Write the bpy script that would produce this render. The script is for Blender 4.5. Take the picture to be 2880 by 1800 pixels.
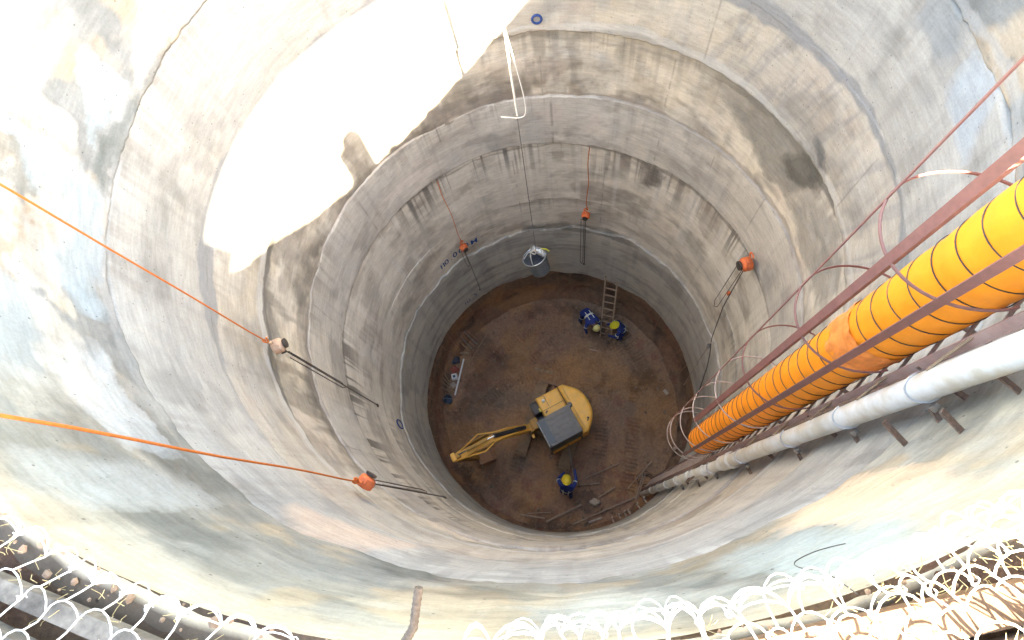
import bpy, bmesh, math, random
import numpy as np
from mathutils import Vector, Matrix
from math import sin, cos, pi, radians, sqrt, atan2

random.seed(7)
for o in list(bpy.data.objects):
    bpy.data.objects.remove(o, do_unlink=True)
scene = bpy.context.scene
col = scene.collection

# ------------------------------------------------------------------ camera
CAM = Vector((0.365, -3.64, 17.3))
cam_data = bpy.data.cameras.new('camera')
cam_data.sensor_width = 36.0
cam_data.lens = 18.0
cam_data.clip_start = 0.05
cam_data.clip_end = 2000.0
cam = bpy.data.objects.new('camera', cam_data)
col.objects.link(cam)
# columns: camera x (right), y (up), z (backwards) in world space
Rm = Matrix(((0.99365, 0.0409, 0.10479),
             (0.0, 0.93157, -0.36357),
             (-0.11249, 0.36126, 0.92565)))
cam.matrix_world = Matrix.Translation(CAM) @ Rm.to_4x4()
scene.camera = cam

# ------------------------------------------------------------------ sky, sun, exposure
SUN_AZ, SUN_EL = -41.0, 35.4          # azimuth the sun stands at, degrees from +X
world = bpy.data.worlds.new('World')
scene.world = world
world.use_nodes = True
wn, wl = world.node_tree.nodes, world.node_tree.links
wn.clear()
w_out = wn.new('ShaderNodeOutputWorld')
w_bg = wn.new('ShaderNodeBackground')
w_sky = wn.new('ShaderNodeTexSky')
w_sky.sky_type = 'NISHITA'
w_sky.sun_disc = False
w_sky.sun_elevation = radians(SUN_EL)
w_sky.sun_rotation = radians(90.0 - SUN_AZ)
w_sky.air_density = 1.0
w_sky.dust_density = 1.0
w_sky.ozone_density = 1.0
w_bg.inputs['Strength'].default_value = 0.13
wl.new(w_sky.outputs[0], w_bg.inputs['Color'])
wl.new(w_bg.outputs[0], w_out.inputs['Surface'])

sun_data = bpy.data.lights.new('sun', 'SUN')
sun_data.energy = 5.0
sun_data.angle = radians(0.8)
sun_data.color = (1.0, 0.95, 0.86)
sun = bpy.data.objects.new('sun', sun_data)
col.objects.link(sun)
sd = Vector((-cos(radians(SUN_AZ)) * cos(radians(SUN_EL)), -sin(radians(SUN_AZ)) * cos(radians(SUN_EL)), -sin(radians(SUN_EL))))
sun.rotation_euler = sd.to_track_quat('-Z', 'Y').to_euler()
sun.location = (20, -20, 40)

vs = scene.view_settings
vs.view_transform = 'Standard'
vs.look = 'None'
vs.gamma = 1.0
vs.exposure = 4.3
vs.use_white_balance = True          # camera white balance set for open shade
vs.white_balance_temperature = 8500
vs.white_balance_tint = 8
scene.cycles.max_bounces = 8
scene.cycles.diffuse_bounces = 8
scene.cycles.glossy_bounces = 2
scene.cycles.use_adaptive_sampling = True
scene.cycles.adaptive_threshold = 0.02

# ------------------------------------------------------------------ helpers
def P(th, r, z):
    a = radians(th)
    return Vector((r * cos(a), r * sin(a), z))

def tag(o, label=None, cat=None, group=None, kind=None):
    if label: o['label'] = label
    if cat: o['category'] = cat
    if group: o['group'] = group
    if kind: o['kind'] = kind
    return o

def empty(name, loc, label, cat, group=None, rotz=0.0):
    o = bpy.data.objects.new(name, None)
    o.empty_display_size = 0.2
    col.objects.link(o)
    o.location = loc
    o.rotation_euler = (0, 0, rotz)
    return tag(o, label, cat, group)

def mesh_obj(name, verts, faces, mat, parent=None, smooth=None, loc=None):
    me = bpy.data.meshes.new(name)
    me.from_pydata([tuple(v) for v in verts], [], faces)
    me.validate()
    if smooth is not None:
        me.polygons.foreach_set('use_smooth', [True] * len(me.polygons))
        me.set_sharp_from_angle(angle=radians(smooth))
    if mat is not None:
        for m in (mat if isinstance(mat, (list, tuple)) else [mat]):
            me.materials.append(m)
    o = bpy.data.objects.new(name, me)
    col.objects.link(o)
    if parent is not None: o.parent = parent
    if loc is not None: o.location = loc
    return o

def frames(pts, closed=False):
    n = len(pts)
    T = []
    for i in range(n):
        a = pts[(i - 1) % n] if (closed or i > 0) else pts[i]
        b = pts[(i + 1) % n] if (closed or i < n - 1) else pts[i]
        t = (b - a)
        T.append(t.normalized() if t.length > 1e-9 else Vector((0, 0, 1)))
    up = Vector((0, 0, 1)) if abs(T[0].z) < 0.9 else Vector((1, 0, 0))
    N = [(up - T[0] * up.dot(T[0])).normalized()]
    for i in range(1, n):
        v = N[-1] - T[i] * N[-1].dot(T[i])
        N.append(v.normalized() if v.length > 1e-9 else N[-1])
    return T, N

def spline(pts, k=6):
    pts = [Vector(p) for p in pts]; out = []
    for i in range(len(pts) - 1):
        p0, p1, p2, p3 = pts[max(i - 1, 0)], pts[i], pts[i + 1], pts[min(i + 2, len(pts) - 1)]
        for j in range(k):
            t = j / k
            out.append(0.5 * ((2 * p1) + (p2 - p0) * t + (2 * p0 - 5 * p1 + 4 * p2 - p3) * t * t + (3 * p1 - p0 - 3 * p2 + p3) * t ** 3))
    return out + [pts[-1]]

class MB:
    def __init__(s):
        s.v = []; s.f = []
    def add(s, vs_, fs_):
        b = len(s.v)
        s.v += [Vector(v) for v in vs_]
        s.f += [tuple(b + i for i in f) for f in fs_]
        return s
    def box(s, c, size, rz=0.0, m=None, taper=1.0, bevel=0.0):
        hx, hy, hz = size[0] / 2, size[1] / 2, size[2] / 2
        if bevel > 0:
            bm = bmesh.new()
            bmesh.ops.create_cube(bm, size=1.0)
            bmesh.ops.scale(bm, vec=size, verts=bm.verts)
            bmesh.ops.bevel(bm, geom=list(bm.edges), offset=bevel, segments=2, affect='EDGES', profile=0.6)
            bm.verts.index_update()
            vsx = [v.co.copy() for v in bm.verts]; fsx = [tuple(v.index for v in f.verts) for f in bm.faces]
            bm.free()
        else:
            vsx = [Vector((x * hx, y * hy, z * hz)) for z in (-1, 1) for y in (-1, 1) for x in (-1, 1)]
            fsx = [(0, 2, 3, 1), (4, 5, 7, 6), (0, 1, 5, 4), (2, 6, 7, 3), (0, 4, 6, 2), (1, 3, 7, 5)]
        R = m if m is not None else Matrix.Rotation(rz, 3, 'Z')
        out = []
        for v in vsx:
            k = taper if v.z > 0 else 1.0
            out.append(R @ Vector((v.x * k, v.y * k, v.z)) + Vector(c))
        return s.add(out, fsx)
    def bar(s, a, b, w, h, up=(0, 0, 1)):
        a, b = Vector(a), Vector(b)
        x = (b - a); L = x.length; x.normalize()
        u = Vector(up)
        if abs(x.dot(u)) > 0.98: u = Vector((1, 0, 0))
        y = u.cross(x).normalized(); z = x.cross(y)
        m = Matrix((x, y, z)).transposed()
        return s.box((a + b) / 2, (L, w, h), m=m)
    def tube(s, pts, r, n=8, closed=False, caps=True):
        pts = [Vector(p) for p in pts]
        T, N = frames(pts, closed)
        rs = r if isinstance(r, (list, tuple)) else [r] * len(pts)
        vv, ff = [], []
        for p, t, nn, rr in zip(pts, T, N, rs):
            b = t.cross(nn)
            for k in range(n):
                a = 2 * pi * k / n
                vv.append(p + (nn * cos(a) + b * sin(a)) * rr)
        m = len(pts)
        for i in range(m if closed else m - 1):
            j = (i + 1) % m
            for k in range(n):
                k2 = (k + 1) % n
                ff.append((i * n + k, i * n + k2, j * n + k2, j * n + k))
        if caps and not closed:
            ff.append(tuple(range(n - 1, -1, -1)))
            ff.append(tuple((m - 1) * n + k for k in range(n)))
        return s.add(vv, ff)
    def cyl(s, a, b, r, n=16, r1=None):
        return s.tube([a, b], [r, r if r1 is None else r1], n)
    def ring(s, c, R, r, n=32, k=6, axis='Z', a0=0.0, a1=None):
        pts = []
        full = a1 is None
        cnt = n if full else n + 1
        for i in range(cnt):
            a = a0 + (2 * pi * i / n if full else (a1 - a0) * i / n)
            if axis == 'Z': pts.append(Vector(c) + Vector((R * cos(a), R * sin(a), 0)))
            elif axis == 'Y': pts.append(Vector(c) + Vector((R * cos(a), 0, R * sin(a))))
            else: pts.append(Vector(c) + Vector((0, R * cos(a), R * sin(a))))
        return s.tube(pts, r, k, closed=full)
    def lathe(s, prof, c=(0, 0, 0), n=32, caps=False, m=None):
        vv, ff = [], []
        M = m if m is not None else Matrix.Identity(3)
        for (r, z) in prof:
            for k in range(n):
                a = 2 * pi * k / n
                vv.append(M @ Vector((r * cos(a), r * sin(a), z)) + Vector(c))
        for i in range(len(prof) - 1):
            for k in range(n):
                k2 = (k + 1) % n
                ff.append((i * n + k, i * n + k2, (i + 1) * n + k2, (i + 1) * n + k))
        if caps:
            ff.append(tuple(range(n - 1, -1, -1)))
            ff.append(tuple((len(prof) - 1) * n + k for k in range(n)))
        return s.add(vv, ff)
    def prism(s, poly, z0, z1, m=None, c=(0, 0, 0)):
        n = len(poly)
        M = m if m is not None else Matrix.Identity(3)
        vv = [M @ Vector((x, y, z0)) + Vector(c) for x, y in poly] + [M @ Vector((x, y, z1)) + Vector(c) for x, y in poly]
        ff = [tuple(range(n - 1, -1, -1)), tuple(range(n, 2 * n))]
        for i in range(n):
            j = (i + 1) % n
            ff.append((i, j, n + j, n + i))
        return s.add(vv, ff)
    def build(s, name, mat, parent=None, smooth=35, loc=None):
        return mesh_obj(name, s.v, s.f, mat, parent, smooth, loc)

# ------------------------------------------------------------------ materials
def mat(name, c, rough=0.8, metal=0.0, nscale=20.0, namt=0.25, c2=None, n2scale=3.0, bump=0.0, bscale=60.0, spec=None, attr=None, dust=None):
    m = bpy.data.materials.new(name)
    m.use_nodes = True
    nt = m.node_tree; N, L = nt.nodes, nt.links
    bs = N['Principled BSDF']
    bs.inputs['Roughness'].default_value = rough
    bs.inputs['Metallic'].default_value = metal
    if spec is not None: bs.inputs['Specular IOR Level'].default_value = spec
    tc = N.new('ShaderNodeTexCoord')
    if attr:
        at = N.new('ShaderNodeVertexColor'); at.layer_name = attr
        base = at.outputs['Color']
    else:
        rgb = N.new('ShaderNodeRGB'); rgb.outputs[0].default_value = (*c, 1)
        base = rgb.outputs[0]
        if c2 is not None:
            n2 = N.new('ShaderNodeTexNoise'); n2.inputs['Scale'].default_value = n2scale; n2.inputs['Detail'].default_value = 6
            n2.inputs['Roughness'].default_value = 0.65
            L.new(tc.outputs['Object'], n2.inputs['Vector'])
            rp = N.new('ShaderNodeValToRGB'); rp.color_ramp.elements[0].position = 0.42; rp.color_ramp.elements[1].position = 0.6
            L.new(n2.outputs['Fac'], rp.inputs['Fac'])
            mx = N.new('ShaderNodeMix'); mx.data_type = 'RGBA'
            L.new(rp.outputs['Color'], mx.inputs['Factor'])
            L.new(base, mx.inputs['A']); mx.inputs['B'].default_value = (*c2, 1)
            base = mx.outputs['Result']
    if namt > 0:
        nz = N.new('ShaderNodeTexNoise'); nz.inputs['Scale'].default_value = nscale; nz.inputs['Detail'].default_value = 4
        nz.inputs['Roughness'].default_value = 0.7
        L.new(tc.outputs['Object'], nz.inputs['Vector'])
        mr = N.new('ShaderNodeMapRange')
        mr.inputs['From Min'].default_value = 0.3; mr.inputs['From Max'].default_value = 0.7
        mr.inputs['To Min'].default_value = 1 - namt; mr.inputs['To Max'].default_value = 1 + namt
        L.new(nz.outputs['Fac'], mr.inputs['Value'])
        ml = N.new('ShaderNodeMix'); ml.data_type = 'RGBA'; ml.blend_type = 'MULTIPLY'; ml.inputs['Factor'].default_value = 1.0
        L.new(base, ml.inputs['A']); L.new(mr.outputs[0], ml.inputs['B'])
        base = ml.outputs['Result']
    if dust is not None:
        geo = N.new('ShaderNodeNewGeometry')
        sp = N.new('ShaderNodeSeparateXYZ'); L.new(geo.outputs['Normal'], sp.inputs[0])
        dn = N.new('ShaderNodeTexNoise'); dn.inputs['Scale'].default_value = 7.0; dn.inputs['Detail'].default_value = 7
        L.new(tc.outputs['Object'], dn.inputs['Vector'])
        mm = N.new('ShaderNodeMath'); mm.operation = 'MULTIPLY'
        L.new(dn.outputs['Fac'], mm.inputs[0]); mm.inputs[1].default_value = dust[1] * 1.4
        mx = N.new('ShaderNodeMix'); mx.data_type = 'RGBA'
        L.new(mm.outputs[0], mx.inputs['Factor']); L.new(base, mx.inputs['A']); mx.inputs['B'].default_value = (*dust[0], 1)
        base = mx.outputs['Result']
    L.new(base, bs.inputs['Base Color'])
    if bump > 0:
        bn = N.new('ShaderNodeTexNoise'); bn.inputs['Scale'].default_value = bscale; bn.inputs['Detail'].default_value = 6
        L.new(tc.outputs['Object'], bn.inputs['Vector'])
        bp = N.new('ShaderNodeBump'); bp.inputs['Strength'].default_value = bump; bp.inputs['Distance'].default_value = 0.02
        L.new(bn.outputs['Fac'], bp.inputs['Height']); L.new(bp.outputs[0], bs.inputs['Normal'])
    return m

def concrete_material():
    m = mat('concrete', (0.4, 0.4, 0.4), rough=0.93, namt=0.0, attr='Col', spec=0.25)
    nt = m.node_tree; N, L = nt.nodes, nt.links
    bs = N['Principled BSDF']
    base = bs.inputs['Base Color'].links[0].from_socket
    tc = [n for n in N if n.type == 'TEX_COORD'][0]
    # fine grain
    g = N.new('ShaderNodeTexNoise'); g.inputs['Scale'].default_value = 45.0; g.inputs['Detail'].default_value = 4; g.inputs['Roughness'].default_value = 0.75
    L.new(tc.outputs['Object'], g.inputs['Vector'])
    mr = N.new('ShaderNodeMapRange'); mr.inputs['From Min'].default_value = 0.32; mr.inputs['From Max'].default_value = 0.68
    mr.inputs['To Min'].default_value = 0.90; mr.inputs['To Max'].default_value = 1.08
    L.new(g.outputs['Fac'], mr.inputs['Value'])
    # trowel strokes: noise stretched at a slant along the wall
    mp = N.new('ShaderNodeMapping'); mp.inputs['Scale'].default_value = (2.2, 2.2, 16.0); mp.inputs['Rotation'].default_value = (0.25, 0.2, 0.0)
    L.new(tc.outputs['Object'], mp.inputs['Vector'])
    st = N.new('ShaderNodeTexNoise'); st.inputs['Scale'].default_value = 1.6; st.inputs['Detail'].default_value = 4; st.inputs['Roughness'].default_value = 0.62
    L.new(mp.outputs[0], st.inputs['Vector'])
    mr2 = N.new('ShaderNodeMapRange'); mr2.inputs['From Min'].default_value = 0.35; mr2.inputs['From Max'].default_value = 0.65
    mr2.inputs['To Min'].default_value = 0.90; mr2.inputs['To Max'].default_value = 1.08
    L.new(st.outputs['Fac'], mr2.inputs['Value'])
    # bug holes
    vo = N.new('ShaderNodeTexVoronoi'); vo.inputs['Scale'].default_value = 9.0
    L.new(tc.outputs['Object'], vo.inputs['Vector'])
    mr3 = N.new('ShaderNodeMapRange'); mr3.inputs['From Min'].default_value = 0.04; mr3.inputs['From Max'].default_value = 0.10
    mr3.inputs['To Min'].default_value = 0.45; mr3.inputs['To Max'].default_value = 1.0
    L.new(vo.outputs['Distance'], mr3.inputs['Value'])
    m1 = N.new('ShaderNodeMath'); m1.operation = 'MULTIPLY'; L.new(mr.outputs[0], m1.inputs[0]); L.new(mr2.outputs[0], m1.inputs[1])
    m2 = N.new('ShaderNodeMath'); m2.operation = 'MULTIPLY'; L.new(m1.outputs[0], m2.inputs[0]); L.new(mr3.outputs[0], m2.inputs[1])
    ml = N.new('ShaderNodeMix'); ml.data_type = 'RGBA'; ml.blend_type = 'MULTIPLY'; ml.inputs['Factor'].default_value = 1.0
    L.new(base, ml.inputs['A']); L.new(m2.outputs[0], ml.inputs['B'])
    L.new(ml.outputs['Result'], bs.inputs['Base Color'])
    bp = N.new('ShaderNodeBump'); bp.inputs['Strength'].default_value = 0.35; bp.inputs['Distance'].default_value = 0.012
    L.new(g.outputs['Fac'], bp.inputs['Height']); L.new(bp.outputs[0], bs.inputs['Normal'])
    return m

M = {}
M['concrete'] = concrete_material()
M['soil'] = mat('soil', (0.2, 0.1, 0.06), rough=0.97, namt=0.2, nscale=14, attr='Col', bump=0.9, bscale=22, spec=0.1)
M['yellow'] = mat('yellow_paint', (0.90, 0.46, 0.035), rough=0.5, namt=0.15, nscale=6, dust=((0.78, 0.52, 0.28), 0.4))
M['yellow_dirty'] = mat('dirty_yellow_paint', (0.66, 0.34, 0.05), rough=0.65, namt=0.2, nscale=14, dust=((0.25, 0.16, 0.09), 0.75))
M['black'] = mat('black_plastic', (0.03, 0.03, 0.036), rough=0.5, namt=0.15, dust=((0.2, 0.14, 0.1), 0.12))
M['cab'] = mat('slate_cab_roof', (0.085, 0.095, 0.115), rough=0.55, namt=0.25, nscale=8, dust=((0.3, 0.27, 0.24), 0.35))
M['glass'] = mat('dark_glass', (0.02, 0.025, 0.028), rough=0.35, namt=0.0)
M['rubber'] = mat('dusty_track_rubber', (0.14, 0.10, 0.075), rough=0.95, namt=0.3, dust=((0.36, 0.24, 0.15), 0.95))
M['steel'] = mat('worn_steel', (0.30, 0.29, 0.28), rough=0.45, metal=0.7, namt=0.25, dust=((0.25, 0.18, 0.12), 0.3))
M['chrome'] = mat('ram_rod', (0.6, 0.6, 0.6), rough=0.2, metal=1.0, namt=0.05)
M['mud_steel'] = mat('muddy_steel', (0.24, 0.15, 0.105), rough=0.9, namt=0.3, dust=((0.34, 0.19, 0.13), 0.8))
M['bar_pale'] = mat('mud_dusted_bar', (0.33, 0.25, 0.20), rough=0.85, namt=0.3)
M['red_oxide'] = mat('red_oxide_paint', (0.17, 0.055, 0.046), rough=0.6, namt=0.2, nscale=25, dust=((0.30, 0.20, 0.17), 0.2))
M['pink_oxide'] = mat('dusty_red_oxide', (0.30, 0.15, 0.13), rough=0.8, namt=0.25, nscale=25, dust=((0.42, 0.33, 0.29), 0.6))
M['hoop'] = mat('hoop_steel', (0.24, 0.15, 0.125), rough=0.75, namt=0.3, nscale=4, dust=((0.40, 0.33, 0.28), 0.5))
M['hoop_pale'] = mat('cement_dusted_hoop', (0.42, 0.33, 0.29), rough=0.8, namt=0.25, nscale=6)
M['duct'] = mat('orange_duct_fabric', (0.92, 0.265, 0.006), rough=0.6, namt=0.10, nscale=5, bump=0.35, bscale=7, dust=((0.8, 0.40, 0.10), 0.12))
M['duct_patch'] = mat('orange_red_sleeve', (0.80, 0.24, 0.05), rough=0.7, namt=0.2, nscale=12, bump=0.6, bscale=14)
M['rib'] = mat('black_duct_rib', (0.035, 0.025, 0.02), rough=0.5, namt=0.1)
M['pvc'] = mat('white_pipe', (0.66, 0.67, 0.67), rough=0.4, namt=0.10, nscale=6, c2=(0.55, 0.51, 0.44), n2scale=4.0)
M['wire'] = mat('galvanised_wire', (0.62, 0.62, 0.60), rough=0.5, metal=0.15, namt=0.1)
M['rebar'] = mat('dark_rebar', (0.10, 0.07, 0.052), rough=0.9, namt=0.4, nscale=60, bump=0.5)
M['rust'] = mat('rusty_steel', (0.17, 0.105, 0.075), rough=0.85, namt=0.4, nscale=40, bump=0.4)
M['dark_steel'] = mat('dark_chain_steel', (0.075, 0.06, 0.055), rough=0.6, metal=0.3, namt=0.3)
M['orange'] = mat('orange_hoist_paint', (0.72, 0.13, 0.03), rough=0.5, namt=0.15, dust=((0.45, 0.2, 0.12), 0.3))
M['orange_rope'] = mat('orange_rope', (0.55, 0.13, 0.02), rough=0.8, namt=0.2, nscale=60)
M['orange_dusty'] = mat('cement_dusted_orange', (0.50, 0.28, 0.17), rough=0.9, namt=0.3, nscale=30, dust=((0.5, 0.42, 0.35), 0.5))
M['white_rope'] = mat('white_rope', (0.75, 0.74, 0.72), rough=0.8, namt=0.1)
M['grey_cable'] = mat('grey_cable', (0.22, 0.21, 0.20), rough=0.6, metal=0.3, namt=0.1)
M['galv'] = mat('galvanised_steel', (0.55, 0.58, 0.62), rough=0.35, metal=0.6, namt=0.12)
M['skip'] = mat('blue_grey_steel', (0.10, 0.125, 0.15), rough=0.6, metal=0.2, namt=0.3, dust=((0.4, 0.4, 0.4), 0.3))
M['wood'] = mat('weathered_wood', (0.33, 0.24, 0.16), rough=0.9, namt=0.3, nscale=16, c2=(0.22, 0.15, 0.10), n2scale=8)
M['ladder'] = mat('bare_ladder_timber', (0.33, 0.24, 0.18), rough=0.85, namt=0.25, nscale=25)
M['plank_grey'] = mat('grey_plank', (0.095, 0.078, 0.064), rough=0.92, namt=0.4, nscale=18, c2=(0.16, 0.135, 0.11), n2scale=6)
M['plank_brown'] = mat('brown_plank', (0.13, 0.075, 0.045), rough=0.9, namt=0.3, nscale=20)
M['straw'] = mat('dry_straw', (0.40, 0.32, 0.17), rough=0.9, namt=0.3)
M['blue_cloth'] = mat('blue_overalls', (0.020, 0.040, 0.20), rough=0.9, namt=0.25, nscale=30)
M['skin'] = mat('skin', (0.16, 0.085, 0.055), rough=0.6, namt=0.1)
M['boot'] = mat('black_boots', (0.03, 0.027, 0.025), rough=0.7, namt=0.2)
M['reflect'] = mat('reflective_tape', (0.62, 0.68, 0.66), rough=0.4, namt=0.05)
M['helmet'] = mat('yellow_helmet', (0.72, 0.55, 0.05), rough=0.4, namt=0.06)
M['helmet_pale'] = mat('pale_yellow_helmet', (0.72, 0.66, 0.26), rough=0.4, namt=0.06)
M['helmet_green'] = mat('lime_yellow_helmet', (0.55, 0.55, 0.04), rough=0.4, namt=0.06)
M['glove'] = mat('pale_glove', (0.42, 0.38, 0.28), rough=0.9, namt=0.15)
M['white_plastic'] = mat('white_plastic', (0.75, 0.78, 0.80), rough=0.4, namt=0.05)
M['blue_plastic'] = mat('dark_blue_plastic', (0.035, 0.06, 0.10), rough=0.5, namt=0.3)
M['red_cloth'] = mat('faded_red_cloth', (0.28, 0.08, 0.06), rough=0.9, namt=0.3)
M['bag'] = mat('dark_bag', (0.05, 0.06, 0.085), rough=0.85, namt=0.3)
M['pale_cloth'] = mat('crumpled_pale_sack', (0.42, 0.35, 0.30), rough=0.9, namt=0.25)
M['blue_paint'] = mat('blue_marking_paint', (0.015, 0.05, 0.19), rough=0.8, namt=0.25, nscale=30)
M['canopy'] = mat('sun_blocker_cloth', (0.06, 0.12, 0.08), rough=0.9, namt=0.1)  # cloth of the added canopy that blocks the sun

# ------------------------------------------------------------------ numpy noise
_rng = np.random.RandomState(3)
_perm = _rng.permutation(256).astype(np.int64)
_val = _rng.rand(256)
def vnoise(p):
    i = np.floor(p).astype(np.int64); f = p - i
    f = f * f * (3 - 2 * f)
    x, y, z = i[:, 0], i[:, 1], i[:, 2]
    def h(a, b, c): return _val[_perm[(_perm[(_perm[a & 255] + b) & 255] + c) & 255]]
    fx, fy, fz = f[:, 0], f[:, 1], f[:, 2]
    c00 = h(x, y, z) * (1 - fx) + h(x + 1, y, z) * fx
    c10 = h(x, y + 1, z) * (1 - fx) + h(x + 1, y + 1, z) * fx
    c01 = h(x, y, z + 1) * (1 - fx) + h(x + 1, y, z + 1) * fx
    c11 = h(x, y + 1, z + 1) * (1 - fx) + h(x + 1, y + 1, z + 1) * fx
    return (c00 * (1 - fy) + c10 * fy) * (1 - fz) + (c01 * (1 - fy) + c11 * fy) * fz
def fbm(p, s, octv=4, seed=0.0, gain=0.55):
    q = p * np.asarray(s) + seed * 17.13
    a, t, n = 1.0, 0.0, 0.0
    for k in range(octv):
        t = t + a * vnoise(q); n += a
        q = q * 2.03 + 5.7; a *= gain
    return t / n
def sst(a, b, x):
    t = np.clip((x - a) / (b - a), 0, 1)
    return t * t * (3 - 2 * t)
def inpoly(px, py, poly):
    r = np.zeros(px.shape, bool)
    n = len(poly)
    for i in range(n):
        x1, y1 = poly[i]; x2, y2 = poly[(i + 1) % n]
        if y1 == y2: continue
        c = ((y1 > py) != (y2 > py)) & (px < (x2 - x1) * (py - y1) / (y2 - y1) + x1)
        r ^= c
    return r

def grid_obj(name, V, nu, nv, C, mat_, parent=None, closed=True):
    """V: (nv*nu,3) rows of nu points; quads; C: colours."""
    iu = np.arange(nu if closed else nu - 1)
    iv = np.arange(nv - 1)
    U, W = np.meshgrid(iu, iv)
    a = W * nu + U; b = W * nu + (U + 1) % nu
    c = (W + 1) * nu + (U + 1) % nu; d = (W + 1) * nu + U
    F = np.stack([a, b, c, d], -1).reshape(-1, 4)
    me = bpy.data.meshes.new(name)
    me.vertices.add(len(V)); me.vertices.foreach_set('co', V.astype(np.float32).ravel())
    me.loops.add(F.size); me.loops.foreach_set('vertex_index', F.astype(np.int32).ravel())
    me.polygons.add(len(F))
    me.polygons.foreach_set('loop_start', np.arange(0, F.size, 4, dtype=np.int32))
    me.polygons.foreach_set('loop_total', np.full(len(F), 4, np.int32))
    me.update(calc_edges=True)
    me.polygons.foreach_set('use_smooth', np.ones(len(F), bool))
    ca = me.color_attributes.new('Col', 'FLOAT_COLOR', 'POINT')
    ca.data.foreach_set('color', np.concatenate([np.clip(C, 0.01, 0.9), np.ones((len(C), 1))], 1).astype(np.float32).ravel())
    me.materials.append(mat_)
    o = bpy.data.objects.new(name, me)
    col.objects.link(o)
    if parent is not None: o.parent = parent
    return o

# ================================================================== SHAFT
RIM = 15.45
# stains with a shape of their own: (angle in degrees, height in metres)
STAINS = [
 # name, colour, opacity, polygon
 ((0.30, 0.345, 0.36), 0.85, [(-168.7,14.5),(-170.8,14.28),(-171.3,14.13),(-170.5,13.91),(-170.7,13.71),(-162.3,13.64),(-152.2,13.73),(-146.6,13.89),(-148.0,14.12),(-154.8,14.18),(-159.8,14.11),(-164.9,14.4)]),
 ((0.28, 0.34, 0.37), 0.9, [(-170.6,14.68),(-171.3,14.5),(-171.0,14.24),(-169.3,14.3),(-168.2,14.5),(-168.0,14.68)]),
 ((0.33, 0.40, 0.43), 0.8, [(174.9,14.26),(172.0,14.13),(171.8,13.88),(173.1,13.79),(181.2,13.82),(184.1,13.81),(180.6,14.0),(177.6,14.14)]),
 ((0.13, 0.14, 0.13), 0.9, [(169.6,13.63),(174.8,13.57),(180.5,13.58),(188.8,13.59),(191.7,13.66),(187.7,13.75),(180.6,13.77),(174.7,13.73)]),
 ((0.25, 0.27, 0.27), 0.85, [(-151.8,14.58),(-144.8,14.55),(-141.1,14.45),(-136.5,14.45),(-134.6,14.69),(-136.0,14.73),(-132.8,14.95),(-145,14.95)]),
 ((0.30, 0.30, 0.28), 0.8, [(-125.1,15.15),(-124.6,14.85),(-123.4,14.4),(-123.0,13.99),(-116.9,13.98),(-117.2,14.49),(-117.4,14.96),(-120.6,15.31)]),
 ((0.46, 0.485, 0.49), 0.5, [(-140.4,14.28),(-142.7,13.9),(-134.4,13.87),(-127.6,13.88),(-126.9,14.32),(-133.4,14.36)]),
 ((0.20, 0.19, 0.17), 0.85, [(46.6,10.8),(36.4,10.89),(25.0,10.97),(14.4,11.1),(7.5,11.02),(12.0,10.54),(15.0,9.97),(25.7,9.94),(35.1,10.23)]),
 ((0.25, 0.24, 0.22), 0.75, [(15.0,9.97),(7.5,10.82),(-1.3,10.83),(-13.2,10.72),(-10.6,10.01),(3.5,9.73)]),
 ((0.09, 0.085, 0.075), 0.85, [(22,10.55),(17,10.9),(12,11.0),(9,10.8),(12,10.45),(18,10.35)]),
 ((0.10, 0.10, 0.10), 0.85, [(17,11.3),(12,11.35),(9,11.15),(11,11.05),(16,11.12)]),
 ((0.22, 0.24, 0.25), 0.8, [(14.3,13.44),(10.3,13.7),(4.1,13.42),(7.6,13.2),(13.4,13.25)]),
 ((0.35, 0.40, 0.44), 0.8, [(3.0,13.25),(2.9,13.58),(-2.9,13.64),(-7.9,13.28),(-9.8,13.04),(0.4,13.07)]),
 ((0.62, 0.45, 0.31), 0.85, [(-66.1,13.9),(-62.3,13.57),(-57.1,13.53),(-56.7,14.2),(-60.7,15.02),(-63.0,14.9),(-65.9,14.75),(-67.1,14.51)]),
 ((0.29, 0.31, 0.29), 0.85, [(-72.2,13.84),(-67.3,14.0),(-67.3,14.57),(-64.8,14.79),(-66.4,15.48),(-68.7,15.44),(-71.4,15.26),(-74.1,14.94)]),
 ((0.13, 0.12, 0.11), 0.9, [(57.3,8.2),(51.3,8.2),(50.6,7.56),(56.4,7.42)]),
 ((0.20, 0.17, 0.15), 0.75, [(121.6,10.13),(114.6,9.95),(97.0,9.85),(95.7,9.6),(111.2,9.6),(123.2,9.77)]),
 ((0.24, 0.215, 0.19), 0.8, [(173.8,11.0),(163.5,10.82),(150.9,10.23),(157.0,10.05),(168.9,10.26),(178.5,10.33)]),
 ((0.60, 0.42, 0.30), 0.5, [(-118.5,13.05),(-110.2,12.44),(-104.9,12.27),(-107.4,13.38),(-113.3,13.61)]),
 ((0.15, 0.145, 0.14), 0.75, [(172.2,11.0),(179.8,10.81),(192.6,10.58),(201.2,10.48),(203.0,10.87),(192.3,10.95),(179.6,11.0)]),
 ((0.36, 0.30, 0.25), 0.6, [(-60,10.5),(-40,10.9),(-38,9.8),(-52,9.7)]),
 ((0.14, 0.13, 0.12), 0.7, [(100,4.9),(60,5.05),(52,4.7),(100,4.7)]),
 ((0.24, 0.19, 0.16), 0.6, [(112,5.1),(98,5.25),(97,4.85),(110,4.85)]),
]
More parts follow.
